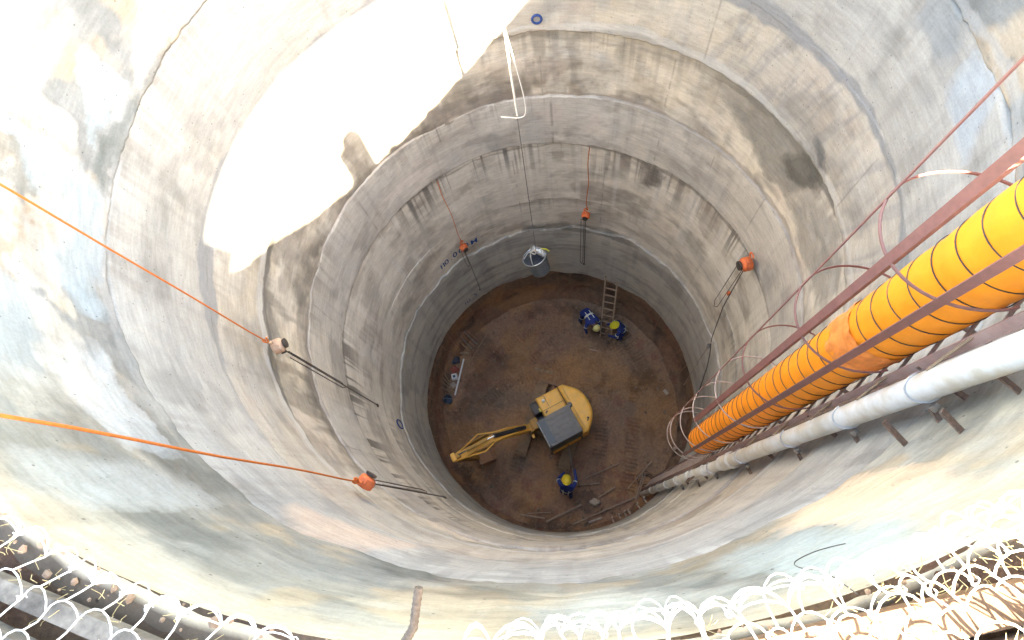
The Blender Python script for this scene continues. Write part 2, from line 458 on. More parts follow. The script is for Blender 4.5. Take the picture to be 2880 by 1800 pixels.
VJOINTS = [(88.7, 9.6, 10.9), (55.4, 9.6, 10.8), (48.3, 11.1, 12.1), (54.8, 8.4, 9.0), (136.7, 11.7, 12.8), (86.5, 8.3, 9.5), (120, 9.0, 9.9),
           (20, 8.6, 9.6), (172, 11.2, 12.1), (-178, 8.4, 9.5), (-140, 8.5, 9.6), (150, 8.4, 9.6), (100, 5.2, 8.0), (70, 5.2, 8.0), (38, 8.4, 9.5), (3, 11.1, 12.1)]

def wall_colour(th, z, V, lift):
    n1 = fbm(V, 0.55, 4, 1); n2 = fbm(V, 1.6, 5, 2); n3 = fbm(V, 5.0, 4, 3)
    nst = fbm(V, (7.0, 7.0, 0.35), 4, 4)                       # drips running down
    nh = fbm(V, (0.5, 0.5, 4.5), 3, 5)                         # pour lines
    A = np.array
    warm = A([0.47, 0.435, 0.385]); cream = A([0.57, 0.505, 0.405]); grey = A([0.335, 0.34, 0.335]); pale = A([0.60, 0.60, 0.57])
    pink = A([0.52, 0.42, 0.355]); lav = A([0.43, 0.43, 0.435])
    N = len(th)
    def mix(c, c2, f): return c * (1 - f[:, None]) + c2[None, :] * f[:, None]
    C = np.tile(warm, (N, 1))
    C = mix(C, cream, sst(0.46, 0.62, n1) * 0.8)
    C = mix(C, grey, sst(0.53, 0.68, n2) * 0.55)
    C = mix(C, pink, sst(0.60, 0.74, fbm(V, 1.1, 3, 6)) * 0.45)
    if lift == 'collar':
        C = mix(C, A([0.56, 0.55, 0.51]), sst(0.44, 0.60, fbm(V, 0.8, 4, 7)) * 0.75)
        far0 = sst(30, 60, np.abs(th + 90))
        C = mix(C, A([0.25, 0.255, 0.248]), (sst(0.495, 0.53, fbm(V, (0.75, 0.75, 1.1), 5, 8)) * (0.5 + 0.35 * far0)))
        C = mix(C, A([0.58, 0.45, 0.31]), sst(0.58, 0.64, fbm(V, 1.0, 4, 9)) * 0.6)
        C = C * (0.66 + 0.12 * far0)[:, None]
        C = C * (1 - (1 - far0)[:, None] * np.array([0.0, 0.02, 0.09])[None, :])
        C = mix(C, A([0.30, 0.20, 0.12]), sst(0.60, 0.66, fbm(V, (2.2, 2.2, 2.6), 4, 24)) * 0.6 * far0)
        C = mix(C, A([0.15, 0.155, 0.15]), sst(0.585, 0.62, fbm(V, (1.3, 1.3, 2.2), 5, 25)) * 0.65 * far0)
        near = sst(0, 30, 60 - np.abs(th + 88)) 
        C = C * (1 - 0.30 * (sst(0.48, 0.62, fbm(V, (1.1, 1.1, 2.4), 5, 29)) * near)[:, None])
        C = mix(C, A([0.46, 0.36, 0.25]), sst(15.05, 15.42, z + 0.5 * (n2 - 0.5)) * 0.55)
    elif lift == 'FE':
        C = mix(C, A([0.33, 0.325, 0.305]), np.full(N, 0.8))
    elif lift == 'ED':
        C = mix(C, A([0.50, 0.46, 0.40]), np.full(N, 0.3))
        C = mix(C, A([0.30, 0.30, 0.30]), sst(0.50, 0.64, fbm(V + np.stack([0 * z, 0.35 * z, 0 * z], 1), (8, 8, 0.6), 4, 10)) * 0.5 * sst(60, 25, np.abs(th - 15)))
        C = C * 0.86
    elif lift == 'DC':
        C = mix(C, A([0.53, 0.48, 0.41]), np.full(N, 0.3))
        C = mix(C, A([0.25, 0.225, 0.20]), sst(0.58, 0.68, fbm(V, (0.9, 0.9, 1.6), 4, 11)) * 0.6)
        dirt = sst(10.5, 9.7, z + 0.9 * (n2 - 0.5)) * sst(0.40, 0.58, fbm(V, (1.6, 1.6, 1.2), 4, 22)) * sst(100, 60, np.abs((th - 150 + 180) % 360 - 180))
        C = mix(C, A([0.17, 0.148, 0.125]), dirt * 0.8)
        C = mix(C, A([0.20, 0.18, 0.155]), sst(0.54, 0.64, fbm(V, (3.0, 3.0, 0.8), 4, 23)) * 0.55 * sst(100, 60, np.abs((th - 150 + 180) % 360 - 180)))
    elif lift == 'CB':
        C = mix(C, A([0.41, 0.40, 0.39]), np.full(N, 0.6))
    elif lift in ('B2', 'B3'):
        C = mix(C, A([0.60, 0.565, 0.51]), np.full(N, 0.75))
        if lift == 'B2':
            top = sst(6.9, 8.3, z - 0.9 * (fbm(V, (2.0, 2.0, 0.1), 3, 12) - 0.5))
            drip = sst(0.47, 0.58, fbm(V, (11, 11, 0.25), 4, 13)) * top * sst(0.22, 0.42, fbm(V, (0.5, 0.5, 0.4), 2, 14))
            C = mix(C, A([0.15, 0.138, 0.13]), drip * 0.95)
            C = mix(C, A([0.34, 0.30, 0.265]), sst(0.52, 0.62, fbm(V, (0.9, 0.9, 1.5), 4, 15)) * 0.65)
            C = mix(C, A([0.60, 0.58, 0.55]), sst(0.62, 0.68, fbm(V, (6, 6, 0.12), 3, 16)) * 0.5)
        else:
            C = mix(C, A([0.37, 0.325, 0.285]), sst(0.47, 0.62, fbm(V, (1.0, 1.0, 2.2), 4, 17)) * 0.65)
    elif lift == 'wet':
        C = np.tile(A([0.40, 0.385, 0.36]), (N, 1))
        C = mix(C, A([0.45, 0.43, 0.40]), sst(0.45, 0.65, n1) * 0.8)
        C = mix(C, A([0.32, 0.305, 0.29]), sst(0.52, 0.68, nh) * 0.55)
        rr = sst(20, 50, 50 - np.abs(th - 15)) * sst(0.0, 0.5, 3.4 - z)
        C = mix(C, A([0.36, 0.325, 0.285]), rr * 0.7)
    zt = {'FE': 13.6, 'ED': 12.2, 'DC': 11.0, 'CB': 9.6, 'B3': 6.2}.get(lift)
    if zt:
        dm = sst(0.9, 0.0, (zt - z) / (0.25 + 1.2 * fbm(V, (3, 3, 0.05), 2, 26))) * sst(0.50, 0.60, fbm(V, (10, 10, 0.2), 4, 27)) * sst(0.42, 0.58, fbm(V, 0.7, 2, 28))
        C = mix(C, A([0.22, 0.20, 0.18]), dm * 0.45)
    # drip streaks and pour lines everywhere
    C *= (1 - 0.10 * sst(0.52, 0.70, nst))[:, None]
    C *= (1 - 0.20 * sst(0.50, 0.66, fbm(V, (1.7, 1.7, 2.6), 5, 18)))[:, None]
    C *= (1 + 0.12 * sst(0.52, 0.66, fbm(V, (1.2, 1.2, 1.8), 4, 19)))[:, None]
    C *= (1 - 0.12 * sst(0.52, 0.68, nh))[:, None]
    C *= (0.95 + 0.10 * n3)[:, None]
    # mortar bands at the joints between pours
    wob = 0.22 * (n2 - 0.5) + 0.07 * (n3 - 0.5)
    far = sst(35, 75, np.abs(th + 90)); dgr = np.maximum(sst(45, 25, np.abs((th - 190 + 180) % 360 - 180)), sst(35, 20, np.abs(th - 15)))
    for zz, hw, cc, op in ((12.2, 0.085, (0.225, 0.23, 0.235), 0.85 * far), (11.12, 0.05, (0.46, 0.465, 0.46), 0.5), (10.93, 0.085, (0.15, 0.145, 0.135), 0.35 + 0.5 * dgr), (13.68, 0.05, (0.35, 0.35, 0.34), 0.6 * far), (9.64, 0.03, (0.25, 0.22, 0.20), 0.6), (8.20, 0.03, (0.16, 0.15, 0.14), 0.6)):
        hv = hw * (0.35 + 1.5 * sst(0.35, 0.65, n1)); f = sst(0.03, -0.01, np.abs(z + wob - zz) - hv)
        C = mix(C, A(cc), f * op)
    # shaped stains
    dth = (fbm(V, 3.0, 4, 20) - 0.5) * 7.0
    dz = (fbm(V, 3.2, 4, 21) - 0.5) * 0.34
    for cc, op, poly in STAINS:
        zs = [p[1] for p in poly]; ts = [p[0] for p in poly]
        for sh in (0.0, 360.0, -360.0):
            tt = th + sh + dth; zz = z + dz
            box = (tt > min(ts)) & (tt < max(ts)) & (zz > min(zs)) & (zz < max(zs))
            if not box.any(): continue
            idx = np.nonzero(box)[0]
            m_ = np.zeros(len(idx))
            for (ja, jb) in ((0, 0), (0.9, 0.05), (-0.9, 0.03), (0.5, -0.06), (-0.6, -0.04), (1.6, 0.0), (-1.6, 0.01)):
                m_ += inpoly(tt[idx] + ja * (0.4 + n2[idx]), zz[idx] + jb * (0.4 + n2[idx]), poly)
            f = op * (m_ / 7.0) * np.clip(0.35 + 1.1 * n2[idx] + 0.4 * (n3[idx] - 0.5), 0, 1)
            C[idx] = C[idx] * (1 - f[:, None]) + np.asarray(cc)[None, :] * f[:, None]
    for jt, z0, z1 in VJOINTS:
        d = np.abs((th - jt + 180) % 360 - 180)
        f = ((d < 0.17) & (z > z0) & (z < z1)).astype(float) * 0.42 * sst(0.35, 0.55, n3)
        C = mix(C, A([0.10, 0.095, 0.09]), f)
    return C

lining = empty('shaft_lining', (0, 0, 0), 'round concrete shaft lining cast in stacked rings, stained cream and grey', 'shaft wall')
NT = 1080
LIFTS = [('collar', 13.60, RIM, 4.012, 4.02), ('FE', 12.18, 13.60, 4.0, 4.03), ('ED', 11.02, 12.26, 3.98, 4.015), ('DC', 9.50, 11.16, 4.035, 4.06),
         ('CB', 8.27, 9.62, 3.995, 4.01), ('B2', 6.15, 8.36, 4.02, 4.035), ('B3', 4.30, 6.22, 4.02, 4.02), ('wet', 2.08, 4.74, 3.975, 3.98)]
rings = {}
for name, z0, z1, r0, r1 in LIFTS:
    nz_ = int((z1 - z0) / 0.022) + 2
    th1 = np.linspace(-180, 180, NT, endpoint=False)
    t = np.linspace(0, 1, nz_)
    TH, TT = np.meshgrid(th1, t)
    TH = TH.ravel(); TT = TT.ravel()
    a = np.radians(TH)
    base = np.stack([4 * np.cos(a), 4 * np.sin(a), np.zeros_like(a)], 1)
    lo = base[:NT] + np.array([0, 0, z0]); hi = base[:NT] + np.array([0, 0, z1])
    amp_hi, amp_lo = 0.10, 0.17
    wl_ = (fbm(lo, 1.5, 4, 30) - 0.5) * amp_lo
    wh_ = (fbm(hi, 1.5, 4, 31) - 0.5) * amp_hi
    wl_ = wl_ + (fbm(lo, 7, 3, 35) - 0.5) * 0.07; wh_ = wh_ + (fbm(hi, 7, 3, 36) - 0.5) * 0.05
    if name == 'wet':
        wh_ = (fbm(hi, 0.8, 5, 32) - 0.42) * 0.95
        wl_ = (fbm(lo, 1.2, 5, 33) - 0.5) * 0.36 + (fbm(lo, 6, 3, 33) - 0.5) * 0.08
    if name == 'collar': wh_ = (fbm(hi, 2.5, 4, 34) - 0.5) * 0.07
    ZL = np.tile(z0 + wl_, nz_); ZH = np.tile(z1 + wh_, nz_)
    Z = ZL + (ZH - ZL) * TT
    rad = r0 + (r1 - r0) * TT
    q = np.stack([4 * np.cos(a), 4 * np.sin(a), Z], 1)
    rough = {'collar': 0.06, 'DC': 0.07, 'ED': 0.045, 'wet': 0.03}.get(name, 0.032)
    rad = rad + (fbm(q * np.array([1, 1, 0.25]), 0.5, 2, 42 + len(rings)) - 0.5) * 0.05
    rad = rad + (fbm(q, 1.1, 3, 40) - 0.5) * rough * 1.6 + (fbm(q, 6.0, 3, 41) - 0.5) * rough * 0.5
    # feather the lip so the edge of each pour is broken, not a machined corner
    edge = np.minimum(TT, 1 - TT) * (z1 - z0)
    rad = rad + np.clip(0.02 - edge, 0, 0.02) * 0.9
    V = np.stack([rad * np.cos(a), rad * np.sin(a), Z], 1)
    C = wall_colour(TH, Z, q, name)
    # return ledges that join the ring to the ground behind it
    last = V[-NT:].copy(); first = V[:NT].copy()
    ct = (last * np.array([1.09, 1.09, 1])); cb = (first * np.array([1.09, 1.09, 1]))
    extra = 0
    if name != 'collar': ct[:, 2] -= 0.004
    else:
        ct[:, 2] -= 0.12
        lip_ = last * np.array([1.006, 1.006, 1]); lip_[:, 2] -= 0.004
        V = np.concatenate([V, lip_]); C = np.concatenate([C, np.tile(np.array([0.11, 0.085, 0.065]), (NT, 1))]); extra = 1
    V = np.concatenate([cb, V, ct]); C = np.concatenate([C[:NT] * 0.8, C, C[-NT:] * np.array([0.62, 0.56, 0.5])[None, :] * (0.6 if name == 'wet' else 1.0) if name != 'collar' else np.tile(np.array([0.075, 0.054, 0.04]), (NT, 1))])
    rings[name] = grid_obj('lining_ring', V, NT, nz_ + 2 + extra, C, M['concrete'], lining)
rings['wet']['label'] = 'dark damp lowest ring of freshly cast concrete'

# painted depth marks
def wall_text(txt, th_start, z, size, r, parent, slant=0.0, bold=0.0, adv=0.66):
    x0 = 0.0
    for ch in txt:
        w = size * (adv * 0.5 if ch in '.1' else adv * (1.25 if ch == 'M' else 1.0))
        cu = bpy.data.curves.new('tmp_text', 'FONT'); cu.body = ch; cu.size = size; cu.offset = bold
        to = bpy.data.objects.new('tmp_text', cu); col.objects.link(to)
        dg = bpy.context.evaluated_depsgraph_get()
        me = bpy.data.meshes.new_from_object(to.evaluated_get(dg))
        bpy.data.objects.remove(to, do_unlink=True)
        bm = bmesh.new(); bm.from_mesh(me)
        bmesh.ops.remove_doubles(bm, verts=bm.verts, dist=1e-5)
        bmesh.ops.subdivide_edges(bm, edges=[e for e in bm.edges if e.calc_length() > 0.06], cuts=1)
        bmesh.ops.triangulate(bm, faces=bm.faces)
        rot = random.uniform(-.08, .08); up = random.uniform(-.02, .02) * size / .3
        for v in bm.verts:
            x, y = v.co.x, v.co.y
            x, y = x0 + x * cos(rot) - y * sin(rot), x * sin(rot) + y * cos(rot) + up
            aa = radians(th_start) - x / r
            v.co = Vector((r * cos(aa), r * sin(aa), z + y + slant * x))
        bm.to_mesh(me); bm.free()
        me.materials.clear(); me.materials.append(M['blue_paint'])
        o = bpy.data.objects.new('painted_character', me); col.objects.link(o); o.parent = parent
        x0 += w
wall_text('110.000M', 138.2, 5.15, 0.30, 3.975, rings['B3'], slant=0.06, bold=0.003)
wall_text('1.000M', 137.0, 11.56, 0.115, 3.965, rings['ED'])
wall_text('112.5', 136.0, 2.42, 0.26, 3.955, rings['wet'], slant=0.08)
mb = MB()
mb.tube([P(88.7 + 1.1 * cos(k * pi / 8), 4.003 , 11.29 + 0.075 * sin(k * pi / 8)) + P(88.7, -0.03, 0) for k in range(16)], 0.02, 6, closed=True)
mb.build('depth_marking', M['blue_paint'], rings['ED'])
mb = MB()
mb.tube([P(-157.3 + 1.6 * cos(k * pi / 8), 3.957, 5.46 + 0.20 * sin(k * pi / 8)) for k in range(16)], 0.016, 6, closed=True)
mb.build('depth_marking', M['blue_paint'], rings['B3'])

# starter bars hanging out of the lowest ring over the soil
for k in range(46):
    th = -178 + k * 7.83 + random.uniform(-2, 2)
    L = random.uniform(0.5, 1.25)
    mb = MB()
    r = 3.98
    mb.tube([P(th, r, 2.15), P(th + random.uniform(-.4, .4), r - 0.02, 2.15 - L * .5), P(th + random.uniform(-1, 1), r - random.uniform(0.02, 0.12), 2.15 - L)], 0.009, 5)
    mb.build('starter_bar', M['mud_steel'], rings['wet'])
for th, r, dz in ((-63.6, 3.84, 0.42), (-57.5, 3.84, 0.38), (-61.8, 3.86, 0.2), (-66, 3.86, 0.22), (-69, 3.86, 0.2), (-54, 3.84, .3)):
    mb = MB(); mb.tube([P(th, 3.97, 2.3), P(th, r, 2.28), P(th, r - 0.03, 2.28 + dz)], 0.022, 6)
    mb.build('starter_bar', M['pale_cloth'], rings['wet'])

# ---------------------------------------------------------------- soil face and floor
def soil_col(V, wet=0.0):
    A = np.array
    n1 = fbm(V, 0.6, 4, 50); n2 = fbm(V, 2.2, 5, 51); n3 = fbm(V, 8, 3, 52)
    C = np.tile(A([0.30, 0.19, 0.13]), (len(V), 1))
    def mix(C, c2, f): return C * (1 - f[:, None]) + A(c2)[None, :] * f[:, None]
    C = mix(C, (0.42, 0.245, 0.13), sst(0.46, 0.62, n1) * 0.8)
    C = mix(C, (0.26, 0.19, 0.138), sst(0.48, 0.60, fbm(V, 0.45, 3, 53)) * 0.85)
    C = mix(C, (0.255, 0.135, 0.100), sst(0.58, 0.68, n2) * 0.6)
    C = mix(C, (0.12, 0.09, 0.072), sst(0.56, 0.70, fbm(V, 1.3, 4, 54)) * 0.6)
    C *= (0.85 + 0.3 * n3)[:, None]
    return C
nt2, nz2 = 540, 90
th1 = np.radians(np.linspace(-180, 180, nt2, endpoint=False))
t = np.linspace(0, 1, nz2)
A_, T_ = np.meshgrid(th1, t); A_ = A_.ravel(); T_ = T_.ravel()
zz = -0.1 + 2.7 * T_
q = np.stack([4 * np.cos(A_), 4 * np.sin(A_), zz], 1)
rad = 4.10 - 0.22 * sst(0.30, 0.0, T_) + (fbm(q, 1.0, 4, 55) - 0.5) * 0.22 + (fbm(q, 5, 4, 56) - 0.5) * 0.10
V = np.stack([rad * np.cos(A_), rad * np.sin(A_), zz], 1)
Cs = soil_col(q)
Cs = Cs * (np.array([0.80, 0.76, 0.78])[None, :] * (1 - 0.0 * T_[:, None]))
o = grid_obj('soil_wall', V, nt2, nz2, Cs, M['soil']); tag(o, kind='structure')

nf = 420
g = np.linspace(-4.25, 4.25, nf)
X, Y = np.meshgrid(g, g); X = X.ravel(); Y = Y.ravel()
q = np.stack([X, Y, np.zeros_like(X)], 1)
H = (fbm(q, 0.7, 4, 60) - 0.5) * 0.10 + (fbm(q, 4.0, 4, 61) - 0.5) * 0.07 + (fbm(q, 14, 3, 62) - 0.5) * 0.03
RUT = np.zeros_like(H)
# track ruts the excavator left
for (cx, cy, ang, off) in ((-0.25, -0.7, 251.6, .72), (-0.25, -0.7, 251.6, -.72), (0.6, 0.9, 200, .7), (0.6, 0.9, 200, -.7), (2.2, 1.6, 118, 0.0), (2.75, 1.7, 118, 0.0), (-1.6, 1.6, 40, .5), (-1.6, 1.6, 40, -.5), (1.9, -.9, 80, .5), (1.9, -.9, 80, -.5)):
    dx, dy = cos(radians(ang)), sin(radians(ang))
    u = (X - cx) * dx + (Y - cy) * dy; v = -(X - cx) * dy + (Y - cy) * dx - off
    m_ = sst(0.24, 0.18, np.abs(v)) * sst(2.1, 1.7, np.abs(u))
    H += m_ * sst(0.38, 0.58, fbm(q, 1.8, 3, 65)) * (-0.04 + 0.025 * np.sin(u * 2 * pi / 0.12)); RUT = np.maximum(RUT, m_ * (0.65 - 0.35 * np.sin(u * 2 * pi / 0.12)) * sst(0.42, 0.60, fbm(q, 1.8, 3, 65)))
r_ = np.hypot(X, Y)
H += sst(3.1, 4.2, r_) * 0.12
H -= 0.03
V = np.stack([X, Y, H], 1)
Cf = soil_col(q)
Cf = Cf * (1 - 0.20 * RUT)[:, None]  # moist compacted ruts, their relief shading put into the colour too
oc = sst(1.9, 0.3, np.abs((X - 0.4) * 0.45 + (Y - 1.2))) * sst(0.42, 0.58, fbm(q, 0.9, 4, 63))
Cf = Cf * (1 - 0.55 * oc[:, None]) + np.array([0.40, 0.225, 0.105])[None, :] * 0.55 * oc[:, None]
damp = sst(0.50, 0.62, fbm(q, 0.55, 4, 64)) * sst(1.2, 3.0, np.hypot(X + .3, Y + 0.4))
Cf = Cf * (1 - 0.30 * damp[:, None]) * np.array([0.92, 0.89, 0.92])[None, :]
o = grid_obj('shaft_floor', V, nf, nf, Cf, M['soil'], closed=False); tag(o, kind='structure')
floor_H = H.reshape(nf, nf)
def fz(x, y):
    i = int(np.clip((x + 4.25) / 8.5 * (nf - 1), 0, nf - 1)); j = int(np.clip((y + 4.25) / 8.5 * (nf - 1), 0, nf - 1))
    return float(floor_H[j, i])

# loose clods on the floor
mb = MB()
bmi = bmesh.new(); bmesh.ops.create_icosphere(bmi, subdivisions=1, radius=1.0)
bmi.verts.index_update()
ico_v = [v.co.copy() for v in bmi.verts]; ico_f = [tuple(v.index for v in f.verts) for f in bmi.faces]
bmi.free()
def lump(mb, c, s, jit=0.35, flat=0.7):
    k = [Vector((v.x * s * random.uniform(1 - jit, 1 + jit), v.y * s * random.uniform(1 - jit, 1 + jit), v.z * s * flat * random.uniform(1 - jit, 1 + jit))) for v in ico_v]
    rz = Matrix.Rotation(random.uniform(0, 6.28), 3, 'Z')
    mb.add([rz @ v + Vector(c) for v in k], ico_f)
for k in range(1100):
    if k < 420:
        a = random.uniform(0, 2 * pi); r = 3.95 * sqrt(random.random()); x, y = r * cos(a), r * sin(a)
    elif k < 700:
        a = random.uniform(0, 2 * pi); r = random.uniform(3.35, 3.95); x, y = r * cos(a), r * sin(a)
    else:
        cx, cy = random.choice(((-1.7, .4), (2.6, 1.6), (-2.2, 0.2), (2.4, .3), (-.6, 2.9), (0.6, -3.3), (2.9, 2.1)))
        x, y = random.gauss(cx, .4), random.gauss(cy, .35)
    if x * x + y * y > 15.4: continue
    s = min(0.07, 0.010 + random.expovariate(85))
    lump(mb, (x, y, fz(x, y) + s * 0.2), s)
o = mb.build('soil_clods', None, smooth=None)
M['clod'] = mat('clod_soil', (0.27, 0.17, 0.115), rough=0.97, namt=0.4, nscale=5, c2=(0.19, 0.14, 0.10), n2scale=1.2)
o.data.materials.append(M['clod']); tag(o, 'loose brown soil clods scattered over the shaft floor', 'soil', kind='stuff')

# ---------------------------------------------------------------- ground round the mouth of the shaft
nt3 = 360
rr3 = np.concatenate([np.linspace(4.03, 6.2, 70), np.geomspace(6.3, 600, 40)])
th1 = np.radians(np.linspace(-180, 180, nt3, endpoint=False))
A_, R_ = np.meshgrid(th1, rr3); A_ = A_.ravel(); R_ = R_.ravel()
q = np.stack([R_ * np.cos(A_), R_ * np.sin(A_), np.zeros_like(A_)], 1)
Hg = RIM - 0.02 + (fbm(q, 1.2, 4, 70) - 0.5) * 0.10 * sst(4.0, 4.3, R_) + (fbm(q, 9, 3, 71) - 0.5) * 0.035
Hg += 0.05 * sst(4.1, 4.6, R_)
V = np.stack([q[:, 0], q[:, 1], Hg], 1)
Cg = soil_col(q) * 0.33
o = grid_obj('ground', V, nt3, len(rr3), Cg, M['soil']); tag(o, kind='structure')

# ================================================================== RIGHT SIDE: ladder cage, duct, pipe
THL = -44.6
ML = P(THL, 3.72, 0)
tl = Vector((-sin(radians(THL)), cos(radians(THL)), 0))
nl = Vector((-cos(radians(THL)), -sin(radians(THL)), 0))
lad = empty('caged_ladder', (ML.x, ML.y, 0.2), 'red oxide steel caged ladder fixed to the wall around the orange duct', 'ladder')
off = Vector((ML.x, ML.y, 0.2))
def Lp(v): return Vector(v) - off
LTOP = 15.95
for s, mname, w in ((1, 'pink_oxide', 0.075), (-1, 'pink_oxide', 0.06)):
    mb = MB()
    p = ML + tl * 0.2 * s
    mb.box(Lp(p + Vector((0, 0, (0.3 + LTOP) / 2))), (w, 0.012, LTOP - 0.3), rz=atan2(nl.y, nl.x))
    mb.box(Lp(p + tl * -0.012 * s + nl * -w * 0.5 + Vector((0, 0, (0.3 + LTOP) / 2))), (0.01, 0.05, LTOP - 0.302), rz=atan2(nl.y, nl.x))
    mb.build('side_rail', M[mname], lad)
z = 0.55; k = 0
while z < LTOP - 0.1:
    mb = MB(); mb.cyl(Lp(ML + tl * 0.197 + Vector((0, 0, z))), Lp(ML - tl * 0.197 + Vector((0, 0, z))), 0.0115, 8)
    mb.build('rung', M['hoop'], lad); z += 0.3; k += 1
CC = ML + nl * 0.4
hoop_z = [15.9, 14.84, 13.76, 12.54, 11.55, 10.41, 9.55, 8.72, 8.40]
a_in = atan2(-nl.y, -nl.x)                 # towards the wall
half = math.asin(0.2 / 0.4) + 0.02
for hz in hoop_z:
    pts = []
    for i in range(41):
        a = a_in + half + (2 * pi - 2 * half) * i / 40
        pts.append(Lp(CC + Vector((0.4 * cos(a), 0.4 * sin(a), hz + 0.006 * sin(3 * a)))))
    # flat bar hoop: tube squashed upright
    mb = MB(); mb.tube(pts, 0.0068, 6)
    for v in mb.v:
        v.z = hz - off.z + (v.z - (hz - off.z)) * 1.7
    mb.build('hoop', M['red_oxide' if hz > 12 else 'hoop_pale'], lad)
camp = Vector((CAM.x, CAM.y, 0))
def on_circle(az, far=False):
    u = Vector((cos(radians(az)), sin(radians(az)), 0))
    d = CC - camp; d.z = 0
    b = d.dot(u); c = d.length_squared - 0.4 ** 2
    disc = max(b * b - c, 0)
    return camp + u * (b + (sqrt(disc) if far else -sqrt(disc)))
for az, w, th_, z0, z1, mname in ((42.75, 0.045, 0.008, 8.36, LTOP, 'red_oxide'), (36.9, 0.052, 0.010, 10.35, LTOP, 'red_oxide'), (28.6, 0.050, 0.010, 8.6, LTOP, 'red_oxide')):
    p = on_circle(az)
    rz = atan2((p - CC).y, (p - CC).x)
    mb = MB(); mb.box(Lp(Vector((p.x, p.y, (z0 + z1) / 2))), (th_, w, z1 - z0), rz=rz)
    # second leg of the angle on the thick upright
    if az == 36.9:
        rd = (p - CC).normalized(); tg = Vector((-rd.y, rd.x, 0))
        mb.box(Lp(Vector((p.x, p.y, (z0 + z1) / 2)) + tg * 0.022 - rd * 0.02), (0.035, 0.006, z1 - z0 - 0.01), rz=rz)
    mb.build('cage_strap', M[mname], lad)
p = on_circle(33.0)
mb = MB(); mb.box(Lp(Vector((p.x, p.y, 8.56))), (0.008, 0.05, 0.36), rz=atan2((p - CC).y, (p - CC).x)); mb.build('cage_strap', M['hoop'], lad)
# standoffs to the wall
for z in np.arange(1.2, 16, 1.6):
    for s in (1, -1):
        mb = MB(); a = ML + tl * 0.2 * s + Vector((0, 0, z))
        mb.bar(Lp(a), Lp(a - nl * 0.32), 0.04, 0.008); mb.build('wall_bracket', M['rust'], lad)

# duct
DC = Vector((2.471, -2.448, 0))
DZ0, DZ1 = 8.62, 15.72
duct = empty('ventilation_duct', (DC.x, DC.y, DZ0), 'yellow orange ribbed fabric ventilation duct hanging inside the ladder cage', 'air duct')
SP = 0.19
nrib = int((DZ1 - DZ0) / SP)
def duct_shape(z0, z1, step, name, m, bulge=0.003, seed=0, r0=0.218):
    zs = np.arange(z0, z1 + 1e-6, step); n = 64
    vv = []
    for zq in zs:
        for k in range(n):
            a = 2 * pi * k / n
            ph = ((zq - DZ0) % SP) / SP
            vv.append((a, zq, r0 + bulge * sin(pi * ph) ** 0.7 if 0 < ph < 1 else (r0)))
    vv = np.array(vv)
    pp = np.stack([np.cos(vv[:, 0]) * 0.23, np.sin(vv[:, 0]) * 0.23, vv[:, 1]], 1)
    r = vv[:, 2] + (fbm(pp, (9, 9, 3.5), 3, 80 + seed) - 0.5) * 0.018
    if seed: r = r + (fbm(pp, (22, 22, 10), 3, 90) - 0.5) * 0.04
    verts = np.stack([r * np.cos(vv[:, 0]), r * np.sin(vv[:, 0]), vv[:, 1] - DZ0], 1)
    ff = []
    for i in range(len(zs) - 1):
        for k in range(n):
            k2 = (k + 1) % n
            ff.append((i * n + k, i * n + k2, (i + 1) * n + k2, (i + 1) * n + k))
    return mesh_obj(name, verts, ff, m, duct, 60)
duct_shape(DZ0, 13.58, SP / 8, 'lower_section', M['duct'])
duct_shape(13.50, 13.86, SP / 8, 'joint_sleeve', M['duct_patch'], seed=1, r0=0.224)
duct_shape(13.80, DZ1, SP / 8, 'upper_section', M['duct'])
for k in range(nrib + 1):
    z = DZ0 + k * SP
    if 13.5 < z < 13.82: continue
    mb = MB(); tiltx, tilty = random.uniform(-.012, .012), random.uniform(-.012, .012)
    pts = [Vector((0.2225 * cos(a), 0.2225 * sin(a), z - DZ0 + tiltx * cos(a) + tilty * sin(a))) for a in [2 * pi * i / 40 for i in range(40)]]
    mb.tube(pts, 0.0034, 5, closed=True)
    mb.build('rib', M['rib'], duct)

# elbow that carries the duct out over the rim
mb = MB(); od = DC.normalized()
mb.tube([Vector((0, 0, DZ1 - DZ0 - .02))] + [od * (.30 - .30 * cos(t_)) + Vector((0, 0, DZ1 - DZ0 + .26 * sin(t_))) for t_ in [k * pi / 16 for k in range(1, 9)]] + [od * 2.6 + Vector((0, 0, DZ1 - DZ0 + .12))], 0.219, 32)
mb.build('elbow', M['duct'], duct, smooth=60)

# discharge pipe
PC = CAM + Vector((cos(radians(19.3)), sin(radians(19.3)), 0)) * 2.27; PC.z = 0
pipe = empty('discharge_pipe', (PC.x, PC.y, 0.1), 'white plastic discharge pipe running up the wall below the ladder', 'pipe')
PR = 0.082
mb = MB(); mb.lathe([(PR - .006, 0.0), (PR, 0.01), (PR, 9.55), (PR - .006, 9.56)], n=28); mb.build('pipe_section', M['pvc'], pipe)
mb = MB(); mb.lathe([(PR, 9.56), (PR + .002, 9.57), (PR + .002, 15.9), (PR, 15.9)], n=28); mb.build('pipe_section', M['pvc'], pipe)
mb = MB(); mb.lathe([(PR + .002, 9.35), (PR + .022, 9.37), (PR + .022, 9.75), (PR + .03, 9.76), (PR + .03, 9.84), (PR + .002, 9.85)], n=28); mb.build('coupling', M['pvc'], pipe)
for zc in (1.0, 2.2, 3.4, 4.6, 5.9, 7.1, 8.3):
    mb = MB(); mb.lathe([(PR, zc - .05), (PR + .012, zc - .045), (PR + .012, zc + .045), (PR, zc + .05)], n=24); mb.build('coupling', M['pvc'], pipe)
wd = (P(degs := math.degrees(atan2(PC.y, PC.x)), 1, 0)); wd.z = 0; wt = Vector((-wd.y, wd.x, 0))
